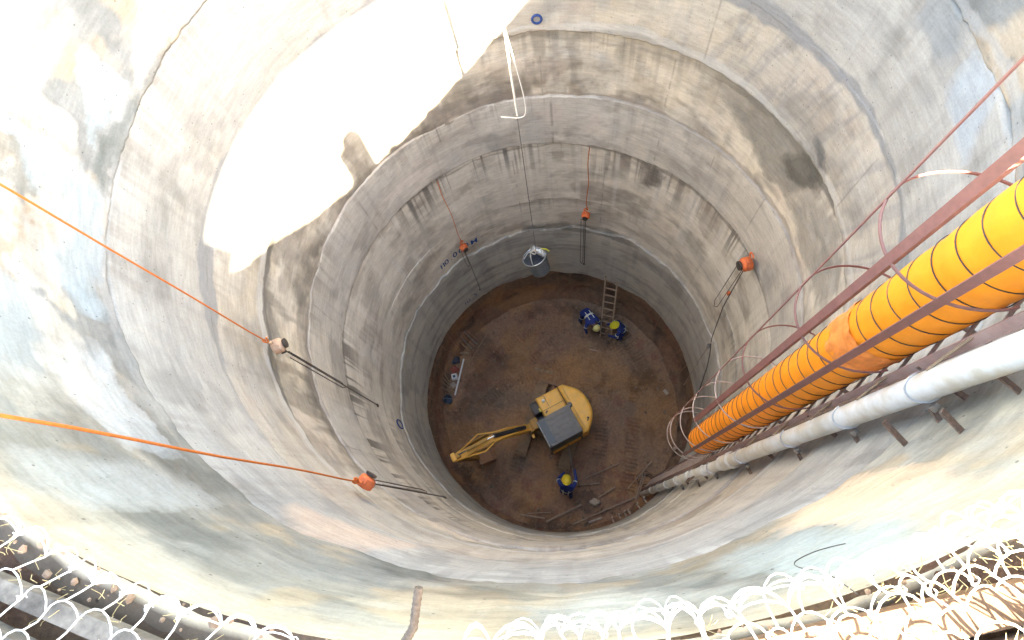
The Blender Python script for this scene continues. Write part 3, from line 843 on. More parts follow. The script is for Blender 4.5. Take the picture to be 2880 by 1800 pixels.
for i, zc in enumerate((15.2, 14.0, 13.05, 11.95, 10.4, 8.9, 7.6, 6.2, 4.9, 3.6, 2.3)):
    mb = MB(); pts = [Vector((( PR + .008) * cos(a), (PR + .008) * sin(a), zc - .1 + 0.05 * cos(a - 0.5))) for a in [2 * pi * k / 24 for k in range(24)]]
    mb.tube(pts, 0.006, 5, closed=True); mb.build('clamp_wire', M['galv'], pipe)
    if i < 8:
        mb = MB(); c = wd * (PR + 0.035) - wt * 0.045
        mb.box((c.x, c.y, zc - .12), (0.05, 0.06, 0.035), rz=atan2(wd.y, wd.x), bevel=0.006, taper=0.6)
        mb.build('clamp_block', M['steel'], pipe)
        mb = MB(); mb.bar((c.x, c.y, zc - .16), (c.x + wd.x * .10 - wt.x * .03, c.y + wd.y * .10 - wt.y * .03, zc - .18), 0.035, 0.012)
        mb.build('wall_bracket', M['rust'], pipe)
mb = MB()   # triangular bracket under the pipe
b0 = wd * 0.0 - wt * 0.08
for a, b in (((b0.x, b0.y, 7.75), (b0.x - wt.x * .14, b0.y - wt.y * .14, 7.5)), ((b0.x, b0.y, 7.3), (b0.x - wt.x * .14, b0.y - wt.y * .14, 7.5)), ((b0.x, b0.y, 7.3), (b0.x, b0.y, 7.75))):
    mb.bar(a, b, 0.03, 0.012)
mb.build('triangle_bracket', M['rust'], pipe)
# bundle of brown ropes and bars between ladder and pipe
for i, (s1, s2) in enumerate(((-0.235, -0.30), (-0.25, -0.27), (-0.265, -0.36))):
    pts = []
    for k in range(60):
        zq = 0.4 + 15.9 * k / 59
        pts.append(ML + tl * (s1 + 0.012 * sin(zq * 2.3 + i)) + nl * (-0.08 + 0.03 * i + 0.012 * cos(zq * 1.7 + i * 2)) + Vector((0, 0, zq)))
    mb = MB(); mb.tube([p - pts[0] for p in pts], 0.016 if i != 1 else 0.011, 7)
    o = mb.build('hanging_cable', M[('pink_oxide', 'wood', 'rust')[i]], loc=pts[0])
    tag(o, ('dusty reddish cable running beside the ladder rail', 'thin tan rope running between ladder and white pipe', 'brown rusty cable closest to the white pipe')[i], 'cable')
for i, zc in enumerate((14.5, 13.7, 12.9, 12.0, 11.1)):
    a = ML - tl * 0.20 + nl * 0.02 + Vector((0, 0, zc)); b = PC + Vector((0, 0, zc - 0.35)) - wd * 0.085
    mb = MB(); mb.tube([Vector((0, 0, 0)), (b - a) * 0.5 + Vector((0, 0, -.02)), b - a], 0.009, 6)
    o = mb.build('tie_rope', M['wood'], loc=a)
    tag(o, 'short tan tie rope slung between ladder rail and white pipe, %s' % ('topmost', 'second from top', 'third from top', 'fourth from top', 'lowest')[i], 'rope', 'tie ropes from ladder to pipe')

# flat steel stubs standing out of the wall below the pipe
for i, (th, z, L) in enumerate(((-53.0, 13.82, 0.22), (-52.6, 14.27, 0.17), (-48.8, 14.45, 0.3))):
    a = P(th, 4.06, z); n_ = Vector((-a.x, -a.y, 0)).normalized()
    mb = MB(); mb.bar(Vector((0, 0, 0)), n_ * L + Vector((0, 0, 0.03)), 0.05, 0.01, up=(0.3, 0.3, 1))
    o = mb.build('steel_stub', M['rust'], loc=a)
    tag(o, ('dark flat steel stub poking from wall, lower one below the white pipe', 'dark flat steel stub poking from wall, middle one below the white pipe', 'dark flat steel stub poking from wall at right edge under the pipe')[i], 'steel bar', 'steel stubs in the wall')

# ================================================================== HOISTS AND ROPES
def chain(mb, pts, r=0.008):
    """twisted link chain drawn as alternating flattened beads along a line"""
    pts = [Vector(p) for p in pts]
    out, rs = [], []
    for a, b in zip(pts[:-1], pts[1:]):
        n = max(2, int((b - a).length / 0.03))
        for i in range(n):
            out.append(a.lerp(b, i / n)); rs.append(r * (1.25 if i % 2 else 0.75))
    out.append(pts[-1]); rs.append(r)
    mb.tube(out, rs, 5)

def make_hoist(loc, th, label, m_body, load, hand, scale=1.0):
    root = empty('chain_hoist', loc, label, 'chain hoist', 'chain hoists hung down the wall')
    a = radians(th); inn = Vector((-cos(a), -sin(a), 0)); tg = Vector((-sin(a), cos(a), 0)); up = Vector((0, 0, 1))
    Mx = Matrix((tg, up, inn)).transposed()      # local x->tangent, y->up, z->inward
    def W(x, y, z): return Mx @ Vector((x, y, z)) * scale
    mb = MB()
    mb.lathe([(0.0, -0.07), (0.085, -0.07), (0.105, -0.055), (0.11, 0.0), (0.105, 0.05), (0.08, 0.075), (0.03, 0.085), (0, 0.085)], n=20, m=Mx * scale, c=W(0, -0.14, 0.0))
    mb.build('housing', m_body, root)
    mb = MB(); mb.lathe([(0.0, 0.09), (0.07, 0.09), (0.075, 0.12), (0.0, 0.125)], n=16, m=Mx * scale, c=W(0, -0.14, 0)); mb.build('hand_wheel_cover', M['dark_steel'], root)
    mb = MB(); mb.box(W(0, -0.05, 0), (0.09 * scale, 0.06 * scale, 0.09 * scale), m=Mx, bevel=0.012); mb.build('suspension_plate', m_body, root)
    mb = MB(); mb.tube([W(0.0, 0.0, 0), W(0.0, 0.05, 0), W(0.045, 0.08, 0), W(0.05, 0.13, 0), W(0.0, 0.165, 0), W(-0.05, 0.13, 0), W(-0.045, 0.095, 0)], [0.016, 0.016, 0.016, 0.016, 0.014, 0.012, 0.006], 8)
    mb.build('top_hook', m_body, root)
    mb = MB(); mb.box(W(0.02, -0.27, 0.0), (0.10 * scale, 0.05 * scale, 0.07 * scale), m=Mx, bevel=0.01); mb.build('chain_guide', M['dark_steel'], root)
    o3 = Vector(loc)
    mb = MB(); chain(mb, [p - o3 for p in load], 0.0105); mb.build('load_chain', M['dark_steel'], root)
    mb = MB(); chain(mb, [p - o3 for p in hand], 0.0075); mb.build('hand_chain', M['dark_steel'], root)
    e = load[-1] - o3
    mb = MB(); mb.tube([e, e + Vector((0, 0, -0.06)), e + tg * 0.04 + Vector((0, 0, -0.11)), e + Vector((0, 0, -0.16)), e - tg * 0.04 + Vector((0, 0, -0.11))], [0.014, 0.014, 0.013, 0.012, 0.006], 7)
    mb.build('load_hook', M['dark_steel'], root)
    return root
def loop(th, r, z0, z1, w=1.2):
    return [P(th - w / 2, r, z0), P(th - w / 2, r, z1 + .15), P(th, r, z1), P(th + w / 2, r, z1 + .15), P(th + w / 2, r, z0)]
Rh = 3.82
def orange_rope(th, z0, z1, label, r=0.012, rr=None):
    rr = rr or Rh
    pts = [P(th + 0.25 * sin(k * .7), rr + 0.01 * cos(k), z0 + (z1 - z0) * k / 14) for k in range(15)]
    mb = MB(); mb.tube([p - pts[0] for p in pts], r, 7)
    mb.tube([P(th, rr, z0) - pts[0] + Vector((0.03 * cos(a), 0.03 * sin(a), 0.02 + 0.03 * sin(2 * a))) for a in [k * pi / 5 for k in range(10)]], r * 1.1, 6, closed=True)
    o = mb.build('orange_rope', M['orange_rope'], loc=pts[0])
    return tag(o, label, 'rope', 'orange ropes carrying the chain hoists')
h1 = make_hoist(P(126.1, Rh, 5.72), 126.1, 'orange chain hoist hanging over the blue painted level mark', M['orange'], [P(126.2, Rh, 5.45), P(126.3, Rh, 3.05)], loop(127.3, Rh - .03, 5.45, 4.6))
orange_rope(126.0, 5.86, 8.42, 'thin orange rope above the hoist at the blue level mark', 0.008)
h2 = make_hoist(P(75.1, Rh, 5.95), 75.1, 'orange chain hoist hanging on the far wall right of the skip bucket', M['orange'], [P(75.1, Rh, 5.65), P(75.0, Rh, 3.2)], loop(76.2, Rh - .03, 5.65, 3.15))
orange_rope(74.8, 6.1, 8.42, 'thin orange rope above the hoist right of the skip bucket', 0.009)
h3 = make_hoist(P(11.9, Rh, 8.55), 11.9, 'bright orange chain hoist hooked on the right wall beside the cage', M['orange'],
                [P(11.6, Rh, 8.25), P(10.6, Rh, 7.2), P(10.0, Rh, 6.6), P(6.0, Rh, 5.34), P(4.5, Rh, 5.1)], loop(12.4, Rh - .06, 8.25, 6.3, 2.4), 1.25)
mb = MB(); mb.box((0, 0, 0), (0.06, 0.06, 0.1), bevel=0.01); mb.build('bottom_hook_block', M['orange'], h3, loc=P(11.2, Rh, 7.15) - Vector(h3.location))
for i, (pts, r, lab) in enumerate((
    ([P(4.6, Rh, 5.15), P(2.0, Rh + .02, 4.8), P(-1.0, Rh + .02, 4.4), P(-5, Rh, 3.8), P(-9, Rh, 3.2)], 0.012, 'dark wire sling trailing down from the hoist on the right wall'),
    ([P(5.0, Rh, 5.2), P(2.5, Rh - .12, 4.5), P(0, Rh - .2, 3.7), P(-1, Rh - .2, 2.6)], 0.010, 'pale rope dropping from the hoist sling on the right wall'))):
    mb = MB(); mb.tube([p - pts[0] for p in pts], r, 6)
    o = mb.build('wire_sling', M['dark_steel' if i == 0 else 'hoop'], loc=pts[0]); tag(o, lab, 'sling')
mb = MB(); mb.tube([Vector((0, 0.05 * cos(a), 0.13 * sin(a))) for a in [k * pi / 6 for k in range(12)]], 0.012, 6, closed=True)
o = mb.build('shackle_ring', M['skip'], loc=P(4.5, Rh - .03, 5.0)); tag(o, 'dark oval steel ring on the sling below the right hoist', 'steel ring')
h4 = make_hoist(P(-157.9, Rh, 11.22), -157.9, 'cement splashed orange hoist on the left wall, upper of the two left hoists', M['orange_dusty'], [P(-157.8, Rh, 10.9), P(-157.6, Rh, 7.4)], loop(-156.6, Rh - .04, 10.9, 9.0, 1.6), 0.95)
orange_rope(-157.5, 11.38, 17.0, 'long orange rope crossing the upper left wall to its hoist', 0.009)
h5 = make_hoist(P(-122.3, Rh, 11.38), -122.3, 'red orange chain hoist on the lower left wall close to the near side', M['orange'], [P(-122.2, Rh, 11.05), P(-121.9, Rh, 7.55)], loop(-121.3, Rh - .05, 11.05, 8.9, 1.6), 0.95)
orange_rope(-122.25, 11.54, 17.0, 'long orange rope along the lower left wall to the near hoist', 0.009)

# ================================================================== SKIP BUCKET AND CRANE ROPE
BX, BY, BZ = -0.35, 3.02, 4.55
skip = empty('skip_bucket', (BX, BY, BZ), 'tilted blue grey steel skip bucket hanging from the crane rope', 'skip bucket')
tiltM = Matrix.Rotation(radians(-16), 3, 'Y') @ Matrix.Rotation(radians(-14), 3, 'X')
mb = MB(); mb.lathe([(0.0, -0.30), (0.24, -0.30), (0.27, -0.27), (0.30, 0.0), (0.325, 0.28), (0.335, 0.30), (0.315, 0.30), (0.29, 0.0), (0.25, -0.26), (0.0, -0.27)], n=32, m=tiltM); mb.build('drum', M['skip'], skip)
mb = MB(); mb.lathe([(0.295, 0.10), (0.22, 0.13), (0.1, 0.12), (0.0, 0.15)], n=28, m=tiltM); mb.build('muck_load', M['bag'], skip)
mb = MB(); mb.ring((0, 0, 0), 0.33, 0.014, 32, 6); mb.v = [tiltM @ (v + Vector((0, 0, 0.30))) for v in mb.v]; mb.build('rim', M['galv'], skip)
mb = MB(); mb.ring((0, 0, 0.28), 0.335, 0.014, 18, 6, axis='X', a0=0.05, a1=pi - 0.05); mb.v = [tiltM @ v for v in mb.v]; mb.build('bail', M['galv'], skip)
mb = MB(); mb.lathe([(0.0, -0.2), (0.075, -0.2), (0.085, -0.18), (0.085, 0.17), (0.06, 0.21), (0, 0.21)], n=20, m=Matrix.Rotation(radians(-34), 3, 'Z') @ Matrix.Rotation(radians(98), 3, 'Y'), c=Vector((0.06, .16, 0.42))); 
o = mb.build('submersible_pump', M['galv'], loc=(BX, BY, BZ)); tag(o, 'silver pump cylinder lying across the top of the skip bucket', 'pump')
mb = MB(); mb.tube([Vector(v) for v in ((0.12, .20, 0.50), (0.26, .16, 0.52), (0.34, .10, 0.50))], [0.02, 0.022, 0.018], 8); mb.build('hose_tail', M['helmet_green'], o)
hookp = Vector((0, 0, 0.78))
for lab, pts in (('left', [hookp, tiltM @ Vector((-0.12, 0, 0.50)), tiltM @ Vector((-0.30, 0, 0.30))]), ('right', [hookp, tiltM @ Vector((0.10, 0, 0.52)), tiltM @ Vector((0.30, 0, 0.30))])):
    mb = MB(); mb.tube(pts, 0.014, 6); mb.build('sling', M['white_rope'], skip)
for cx in (-0.09, 0.10):
    mb = MB(); mb.tube([hookp + Vector((cx + 0.075 * cos(a), 0.03 * sin(a * 2), -0.09 + 0.10 * sin(a))) for a in [k * pi / 8 for k in range(16)]], 0.016, 6, closed=True); mb.build('rope_coil', M['white_rope'], skip)
mb = MB(); mb.tube([Vector((0, 0, 0)), Vector((0, 0, 10)), Vector((0, 0, 19.2))], 0.009, 6)
o = mb.build('crane_rope', M['grey_cable'], loc=(BX, BY, BZ + .76)); tag(o, 'thin grey crane rope holding the skip bucket', 'rope')
pts = [Vector((BX + 0.012, BY - 0.03, 10.24)), Vector((BX + 0.0, BY - .03, 11.2)), Vector((BX - .005, BY - .03, 12.3)), Vector((BX - .03, BY - .03, 14)), Vector((BX, BY - .03, 24.6))]
mb = MB(); mb.tube([p - pts[0] for p in pts], [0.016, 0.018, 0.02, 0.02, 0.02], 8)
o = mb.build('white_rope', M['white_rope'], loc=pts[0]); tag(o, 'thick white rope hanging beside the crane rope at top centre', 'rope')
pts = [Vector((BX + .02, BY - .05, 11.9)), Vector((BX + .11, BY - .05, 11.2)), Vector((BX + .17, BY - .05, 10.6)), Vector((BX + .15, BY - .05, 10.28)), Vector((BX + .02, BY - .05, 10.21)), Vector((BX - .15, BY - .05, 10.24)), Vector((BX - .28, BY - .05, 10.27))]
pts = spline(pts)
mb = MB(); mb.tube([p - pts[0] for p in pts], 0.009, 6)
o = mb.build('rope_tail', M['white_rope'], loc=pts[0]); tag(o, 'thin white loose rope end looping beside the thick white rope', 'rope')

# crane jib far above the mouth (out of the picture) that carries the rope
jib = empty('crane_jib', (-9.0, 12.6, RIM), 'lattice crane jib reaching over the shaft mouth from behind', 'crane')
jo = Vector(jib.location); tip = Vector((BX, BY, 24.6)); foot = Vector((-9.0, 12.6, RIM + 0.6))
sx = (tip - foot).cross(Vector((0, 0, 1))).normalized(); sy = sx.cross((tip - foot).normalized())
for s in ((1, 1), (1, -1), (-1, -1), (-1, 1)):
    mb = MB(); mb.cyl(foot + sx * .35 * s[0] + sy * .35 * s[1] - jo, tip + sx * .12 * s[0] + sy * .12 * s[1] - jo, 0.045, 8); mb.build('chord', M['yellow'], jib)
mb = MB()
for k in range(14):
    a = foot.lerp(tip, k / 14); b = foot.lerp(tip, (k + 1) / 14); w = .35 - .23 * k / 14; w2 = .35 - .23 * (k + 1) / 14
    mb.cyl(a + sx * w + sy * w - jo, b - sx * w2 + sy * w2 - jo, 0.02, 6); mb.cyl(a + sx * w - sy * w - jo, b + sx * w2 + sy * w2 - jo, 0.02, 6)
    mb.cyl(a - sx * w - sy * w - jo, b - sx * w2 + sy * w2 - jo, 0.02, 6); mb.cyl(a - sx * w - sy * w - jo, b + sx * w2 - sy * w2 - jo, 0.02, 6)
mb.build('lacing', M['yellow'], jib)
mb = MB(); mb.box((0, 0, 0.4), (3.0, 2.4, 0.8), bevel=0.1); mb.build('base', M['yellow'], jib)

# ================================================================== EXCAVATOR
EX = empty('mini_excavator', (-0.2, -0.72, 0.0), 'yellow mini excavator with slate grey cab roof on the shaft floor', 'excavator', rotz=radians(207.1))
UR = radians(44.5)
Ru = Matrix.Rotation(UR, 3, 'Z')
for s in (1, -1):
    # track: stadium loop extruded
    prof = []
    Lh, rh = 1.02, 0.235
    for k in range(13):
        a = -pi / 2 + pi * k / 12; prof.append((Lh + rh * cos(a), 0.25 + rh * sin(a)))
    for k in range(13):
        a = pi / 2 + pi * k / 12; prof.append((-Lh + rh * cos(a), 0.25 + rh * sin(a)))
    Mx = Ru @ Matrix(((1, 0, 0), (0, 0, -1), (0, 1, 0)))
    mb = MB(); mb.prism(prof, -0.18, 0.18, m=Mx, c=Ru @ Vector((0, 0.72 * s, 0)))
    tr = mb.build('track', M['rubber'], EX, smooth=30)
    mb = MB()   # grouser lugs
    per = []
    n = 44
    tot = 4 * Lh + 2 * pi * rh
    for k in range(n):
        d = tot * k / n
        if d < 2 * Lh: x, zq, nx, nz = -Lh + d, 0.25 - rh, 0, -1
        elif d < 2 * Lh + pi * rh:
            a = -pi / 2 + (d - 2 * Lh) / rh; x, zq, nx, nz = Lh + rh * cos(a), 0.25 + rh * sin(a), cos(a), sin(a)
        elif d < 4 * Lh + pi * rh: x, zq, nx, nz = Lh - (d - 2 * Lh - pi * rh), 0.25 + rh, 0, 1
        else:
            a = pi / 2 + (d - 4 * Lh - pi * rh) / rh; x, zq, nx, nz = -Lh + rh * cos(a), 0.25 + rh * sin(a), cos(a), sin(a)
        c = Vector((x + nx * .012, 0.72 * s, zq + nz * .012))
        ax = Vector((-nz, 0, nx)); nn = Vector((nx, 0, nz))
        m3 = Ru @ Matrix((ax, Vector((0, 1, 0)), nn)).transposed()
        mb.box(Ru @ c, (0.045, 0.34, 0.03), m=m3)
    mb.build('grouser_bars', M['rubber'], tr)
mb = MB(); mb.box((0, 0, 0.36), (0.9, 1.1, 0.28), m=Ru, bevel=0.03); mb.build('undercarriage', M['mud_steel'], EX)
mb = MB(); mb.cyl((0, 0, 0.48), (0, 0, 0.72), 0.42, 28); mb.build('slew_ring', M['black'], EX)
# house with a rounded tail
def house_poly(x0, x1, y0, y1, tail=0.42):
    pts = [(x1, y0), (x1, y1)]
    cx = x0 + tail
    pts += [(cx - 0.05, y1)]
    for k in range(1, 16):
        a = k / 16
        yy = y1 + (y0 - y1) * a
        pts.append((x0 + tail * (abs(2 * a - 1) ** 2.6), yy))
    pts += [(cx - 0.05, y0)]
    return pts
mb = MB(); mb.prism(house_poly(-1.24, 0.42, -0.72, 0.9, .5), 0.66, 0.98); mb.build('deck', M['black'], EX)
def rounded_prism(poly, z0, z1, b, name, m, parent):
    bm = bmesh.new()
    vs0 = [bm.verts.new((x, y, z0)) for x, y in poly]
    f = bm.faces.new(vs0)
    r = bmesh.ops.extrude_face_region(bm, geom=[f])
    for v in r['geom']:
        if isinstance(v, bmesh.types.BMVert): v.co.z = z1
    bmesh.ops.recalc_face_normals(bm, faces=bm.faces)
    top = [e for e in bm.edges if all(abs(v.co.z - z1) < 1e-5 for v in e.verts)]
    bmesh.ops.bevel(bm, geom=top, offset=b, segments=5, affect='EDGES', profile=0.6)
    bm.verts.index_update()
    v_ = [v.co.copy() for v in bm.verts]; f_ = [tuple(v.index for v in q.verts) for q in bm.faces]
    bm.free()
    return mesh_obj(name, v_, f_, m, parent, 40)
rear = [(x, y) for x, y in house_poly(-1.24, -0.60, -0.74, 0.9, .5)]
rear = [(-0.60, -0.74), (-0.60, 0.9)] + rear[2:]
rounded_prism(rear, 0.80, 1.72, 0.14, 'engine_hood', M['yellow'], EX)
rounded_prism([(0.18, -0.74), (0.18, 0.03), (-0.595, 0.03), (-0.595, -0.74)], 0.80, 1.66, 0.10, 'side_hood', M['yellow'], EX)
mb = MB(); mb.box((-0.595, -0.36, 1.700), (0.018, 0.66, 0.05)); mb.build('hood_seam', M['black'], EX)
mb = MB(); mb.box((-0.20, -0.27, 1.662), (0.7, 0.014, 0.012)); mb.box((-0.1, -0.5, 1.662), (0.012, .36, .012)); mb.build('hood_seam', M['black'], EX)
mb = MB(); mb.box((0.30, -0.50, 1.25), (0.26, 0.40, 0.62), bevel=0.06); mb.build('front_tool_box', M['black'], EX)
mb = MB(); mb.box((0.20, -0.36, 1.60), (0.05, 0.12, 0.02)); mb.build('warning_label', M['helmet'], EX)
mb = MB(); mb.lathe([(0, 0), (0.05, 0), (0.05, 0.04), (0.035, 0.06), (0, 0.062)], n=18, c=(-0.02, -0.55, 1.66)); mb.build('filler_cap', M['white_plastic'], EX)
mb = MB(); mb.lathe([(0.0, 0), (0.075, 0.0), (0.075, 0.12), (0.06, 0.14), (0.0, 0.14)], n=20, c=(-0.66, -0.04, 1.70)); mb.build('exhaust_cap', M['cab'], EX)
mb = MB(); mb.tube([(-0.98, 0.56, 1.72), (-0.98, 0.56, 1.755), (-0.90, 0.62, 1.755), (-0.90, 0.62, 1.72)], 0.016, 6); mb.build('hood_handle', M['black'], EX)
mb = MB(); mb.lathe([(0, 0), (0.03, 0), (0.03, 0.015), (0, 0.015)], n=12, c=(-0.96, 0.55, 1.725)); mb.build('hood_lock', M['black'], EX)
mb = MB(); mb.box((0.05, -0.2, 1.672), (0.09, 0.05, 0.03), rz=.5); mb.build('hood_latch', M['black'], EX)
# cab
CX0, CX1, CY0, CY1, CZ = -0.57, 0.50, 0.05, 0.91, 2.45
mb = MB()
for x, y in ((CX0 + .04, CY0 + .04), (CX1 - .04, CY0 + .04), (CX0 + .04, CY1 - .04), (CX1 - .04, CY1 - .04)):
    mb.box((x, y, 1.62), (0.07, 0.07, 1.5))
cab = mb.build('cab_frame', M['black'], EX)
mb = MB(); mb.box((CX0 + .5, CY0 + .43, CZ - .04), (CX1 - CX0 - 0.0 - .07, CY1 - CY0, 0.10), bevel=0.03); mb.v = mb.v
mb.v = [v + Vector((-.0, 0, 0)) for v in mb.v]
roof = mb.build('cab_roof', M['cab'], EX)
for k in range(5):
    mb = MB(); mb.box((CX0 + .46, CY0 + .13 + k * .15, CZ + .013), (0.74, 0.06, 0.012), bevel=0.004); mb.build('roof_rib', M['cab'], roof)
mb = MB(); mb.box((CX1 - .14, CY0 + .43, CZ + .012), (0.22, 0.70, 0.012)); mb.build('roof_window', M['glass'], roof)
mb = MB(); mb.tube([(CX1 - .02, CY0 + .03, CZ + .02), (CX1 - .02, CY1 - .03, CZ + .02)], 0.014, 6); mb.build('roof_edge_bar', M['galv'], roof)
for nm, c, s in (('front_glass', (CX1 - .03, CY0 + .43, 1.75), (0.012, 0.72, 1.2)), ('side_glass', (CX0 + .53, CY1 - .02, 1.85), (0.95, 0.012, 0.95)), ('side_glass', (CX0 + .53, CY0 + .03, 1.85), (0.95, 0.012, 0.95)), ('rear_glass', (CX0 + .03, CY0 + .43, 2.0), (0.012, 0.72, 0.6))):
    mb = MB(); mb.box(c, s); mb.build(nm, M['glass'], cab)
mb = MB(); mb.box((CX0 + .53, CY1 - .012, 1.12), (0.98, 0.03, 0.5), bevel=.01); mb.build('cab_door_panel', M['yellow'], cab)
mb = MB(); mb.tube([(CX1 - .02, CY1, 1.9), (CX1 + .1, CY1 + .12, 2.0)], .012, 6); mb.box((CX1 + .11, CY1 + .16, 1.98), (0.03, 0.14, 0.22), bevel=.01); mb.build('mirror', M['black'], EX)
# boom
BYo = -0.12
mb = MB(); mb.box((0.62, BYo, 0.86), (0.34, 0.30, 0.5), bevel=0.04); mb.box((0.52, BYo, 1.2), (0.22, 0.34, 0.3), bevel=0.03); mb.build('swing_bracket', M['yellow_dirty'], EX)
def side_plate(pts, w, y, name, m, parent):
    poly = [(x, z) for x, z in pts]
    Mx = Matrix(((1, 0, 0), (0, 0, -1), (0, 1, 0)))
    mb = MB(); mb.prism(poly, -w / 2, w / 2, m=Mx, c=(0, y, 0))
    return mb.build(name, m, parent, 25)
boom = side_plate([(0.68, 1.02), (0.74, 1.24), (1.35, 2.12), (1.65, 2.40), (2.05, 2.52), (2.95, 2.46), (3.06, 2.34), (2.95, 2.24), (2.1, 2.26), (1.75, 2.10), (1.45, 1.80), (0.85, 0.98)], 0.20, BYo, 'boom', M['yellow'], EX)
for s in (1, -1):
    side_plate([(1.86, 2.18), (1.95, 2.62), (2.30, 2.66), (2.62, 2.46), (2.5, 2.22)], 0.025, BYo + .16 * s, 'knuckle_plate', M['yellow_dirty'], EX)
    mb = MB(); mb.tube([(0.8, BYo + .10 * s, 1.36), (1.35, BYo + .11 * s, 2.22), (1.75, BYo + .13 * s, 2.55), (2.15, BYo + .27 * s, 2.62), (2.6, BYo + .16 * s, 2.52), (2.98, BYo + .08 * s, 2.50)], 0.02, 6); mb.build('hydraulic_hose', M['yellow'], EX)
mb = MB(); mb.cyl((0.86, BYo, 1.55), (1.75, BYo, 2.62), 0.062, 14); cy = mb.build('boom_cylinder', M['black'], EX)
mb = MB(); mb.cyl((1.75, BYo, 2.62), (2.05, BYo, 2.68), 0.03, 12); mb.build('piston_rod', M['chrome'], cy)
mb = MB(); mb.cyl((1.95, BYo, 2.70), (2.62, BYo, 2.68), 0.05, 14); cy = mb.build('arm_cylinder', M['yellow_dirty'], EX)
mb = MB(); mb.cyl((2.62, BYo, 2.68), (3.02, BYo, 2.62), 0.025, 12); mb.build('piston_rod', M['chrome'], cy)
arm = side_plate([(2.86, 2.66), (3.10, 2.70), (3.16, 2.40), (2.70, 0.78), (2.58, 0.72), (2.56, 0.86), (2.84, 2.2)], 0.12, BYo, 'arm', M['yellow_dirty'], EX)
mb = MB(); mb.box((3.03, BYo, 2.66), (0.12, 0.24, 0.14), bevel=.02); mb.build('arm_head', M['yellow'], EX)
mb = MB(); mb.cyl((3.12, BYo + .0, 2.2), (2.78, BYo, 1.2), 0.04, 12); mb.build('bucket_cylinder', M['steel'], EX)
# bucket
bprof = [(2.62, 0.80), (2.45, 0.74), (2.22, 0.60), (2.12, 0.38), (2.18, 0.16), (2.36, 0.06), (2.60, 0.10), (2.62, 0.14), (2.40, 0.12), (2.24, 0.20), (2.18, 0.38), (2.26, 0.55), (2.46, 0.68)]
bk = side_plate(bprof, 0.46, BYo, 'bucket', M['mud_steel'], EX)
for s in (1, -1):
    side_plate([(2.62, 0.80), (2.45, 0.74), (2.22, 0.60), (2.12, 0.38), (2.18, 0.16), (2.36, 0.06), (2.60, 0.10)], 0.016, BYo + .236 * s, 'bucket_cheek', M['mud_steel'], bk)
for k in range(4):
    mb = MB(); mb.box((2.66, BYo - .18 + .12 * k, 0.115), (0.10, 0.05, 0.035), taper=0.8); mb.build('tooth', M['steel'], bk)
mb = MB(); mb.box((0.75, BYo + .28, 1.05), (0.09, 0.12, 0.13), bevel=.02); mb.build('work_lamp', M['yellow'], EX)
# dozer blade
mb = MB(); mb.box(Ru @ Vector((-1.28, 0, 0.26)), (0.06, 1.7, 0.36), m=Ru, bevel=0.015); mb.box(Ru @ Vector((-0.85, .35, 0.3)), (0.8, .09, .1), m=Ru); mb.box(Ru @ Vector((-0.85, -.35, 0.3)), (0.8, .09, .1), m=Ru)
mb.build('dozer_blade', M['mud_steel'], EX)

# ================================================================== PEOPLE
def skin_body(name, J, E, mats, matfn, parent):
    names = list(J)
    me = bpy.data.meshes.new('tmp_skel')
    me.from_pydata([J[n][0] for n in names], [(names.index(a), names.index(b)) for a, b in E], [])
    ob = bpy.data.objects.new('tmp_skel', me); col.objects.link(ob)
    md = ob.modifiers.new('skin', 'SKIN'); md.use_smooth_shade = True
    for i, n in enumerate(names):
        r = J[n][1]
        me.skin_vertices[0].data[i].radius = (r, r) if not isinstance(r, tuple) else r
        me.skin_vertices[0].data[i].use_root = (n == 'pelvis')
    ss = ob.modifiers.new('sub', 'SUBSURF'); ss.levels = 2; ss.render_levels = 2
    dg = bpy.context.evaluated_depsgraph_get()
    m2 = bpy.data.meshes.new_from_object(ob.evaluated_get(dg))
    bpy.data.objects.remove(ob, do_unlink=True)
    m2.name = name
    m2.materials.clear()
    for m in mats: m2.materials.append(m)
    for p in m2.polygons:
        p.material_index = matfn(p.center); p.use_smooth = True
    o = bpy.data.objects.new(name, m2); col.objects.link(o); o.parent = parent
    return o

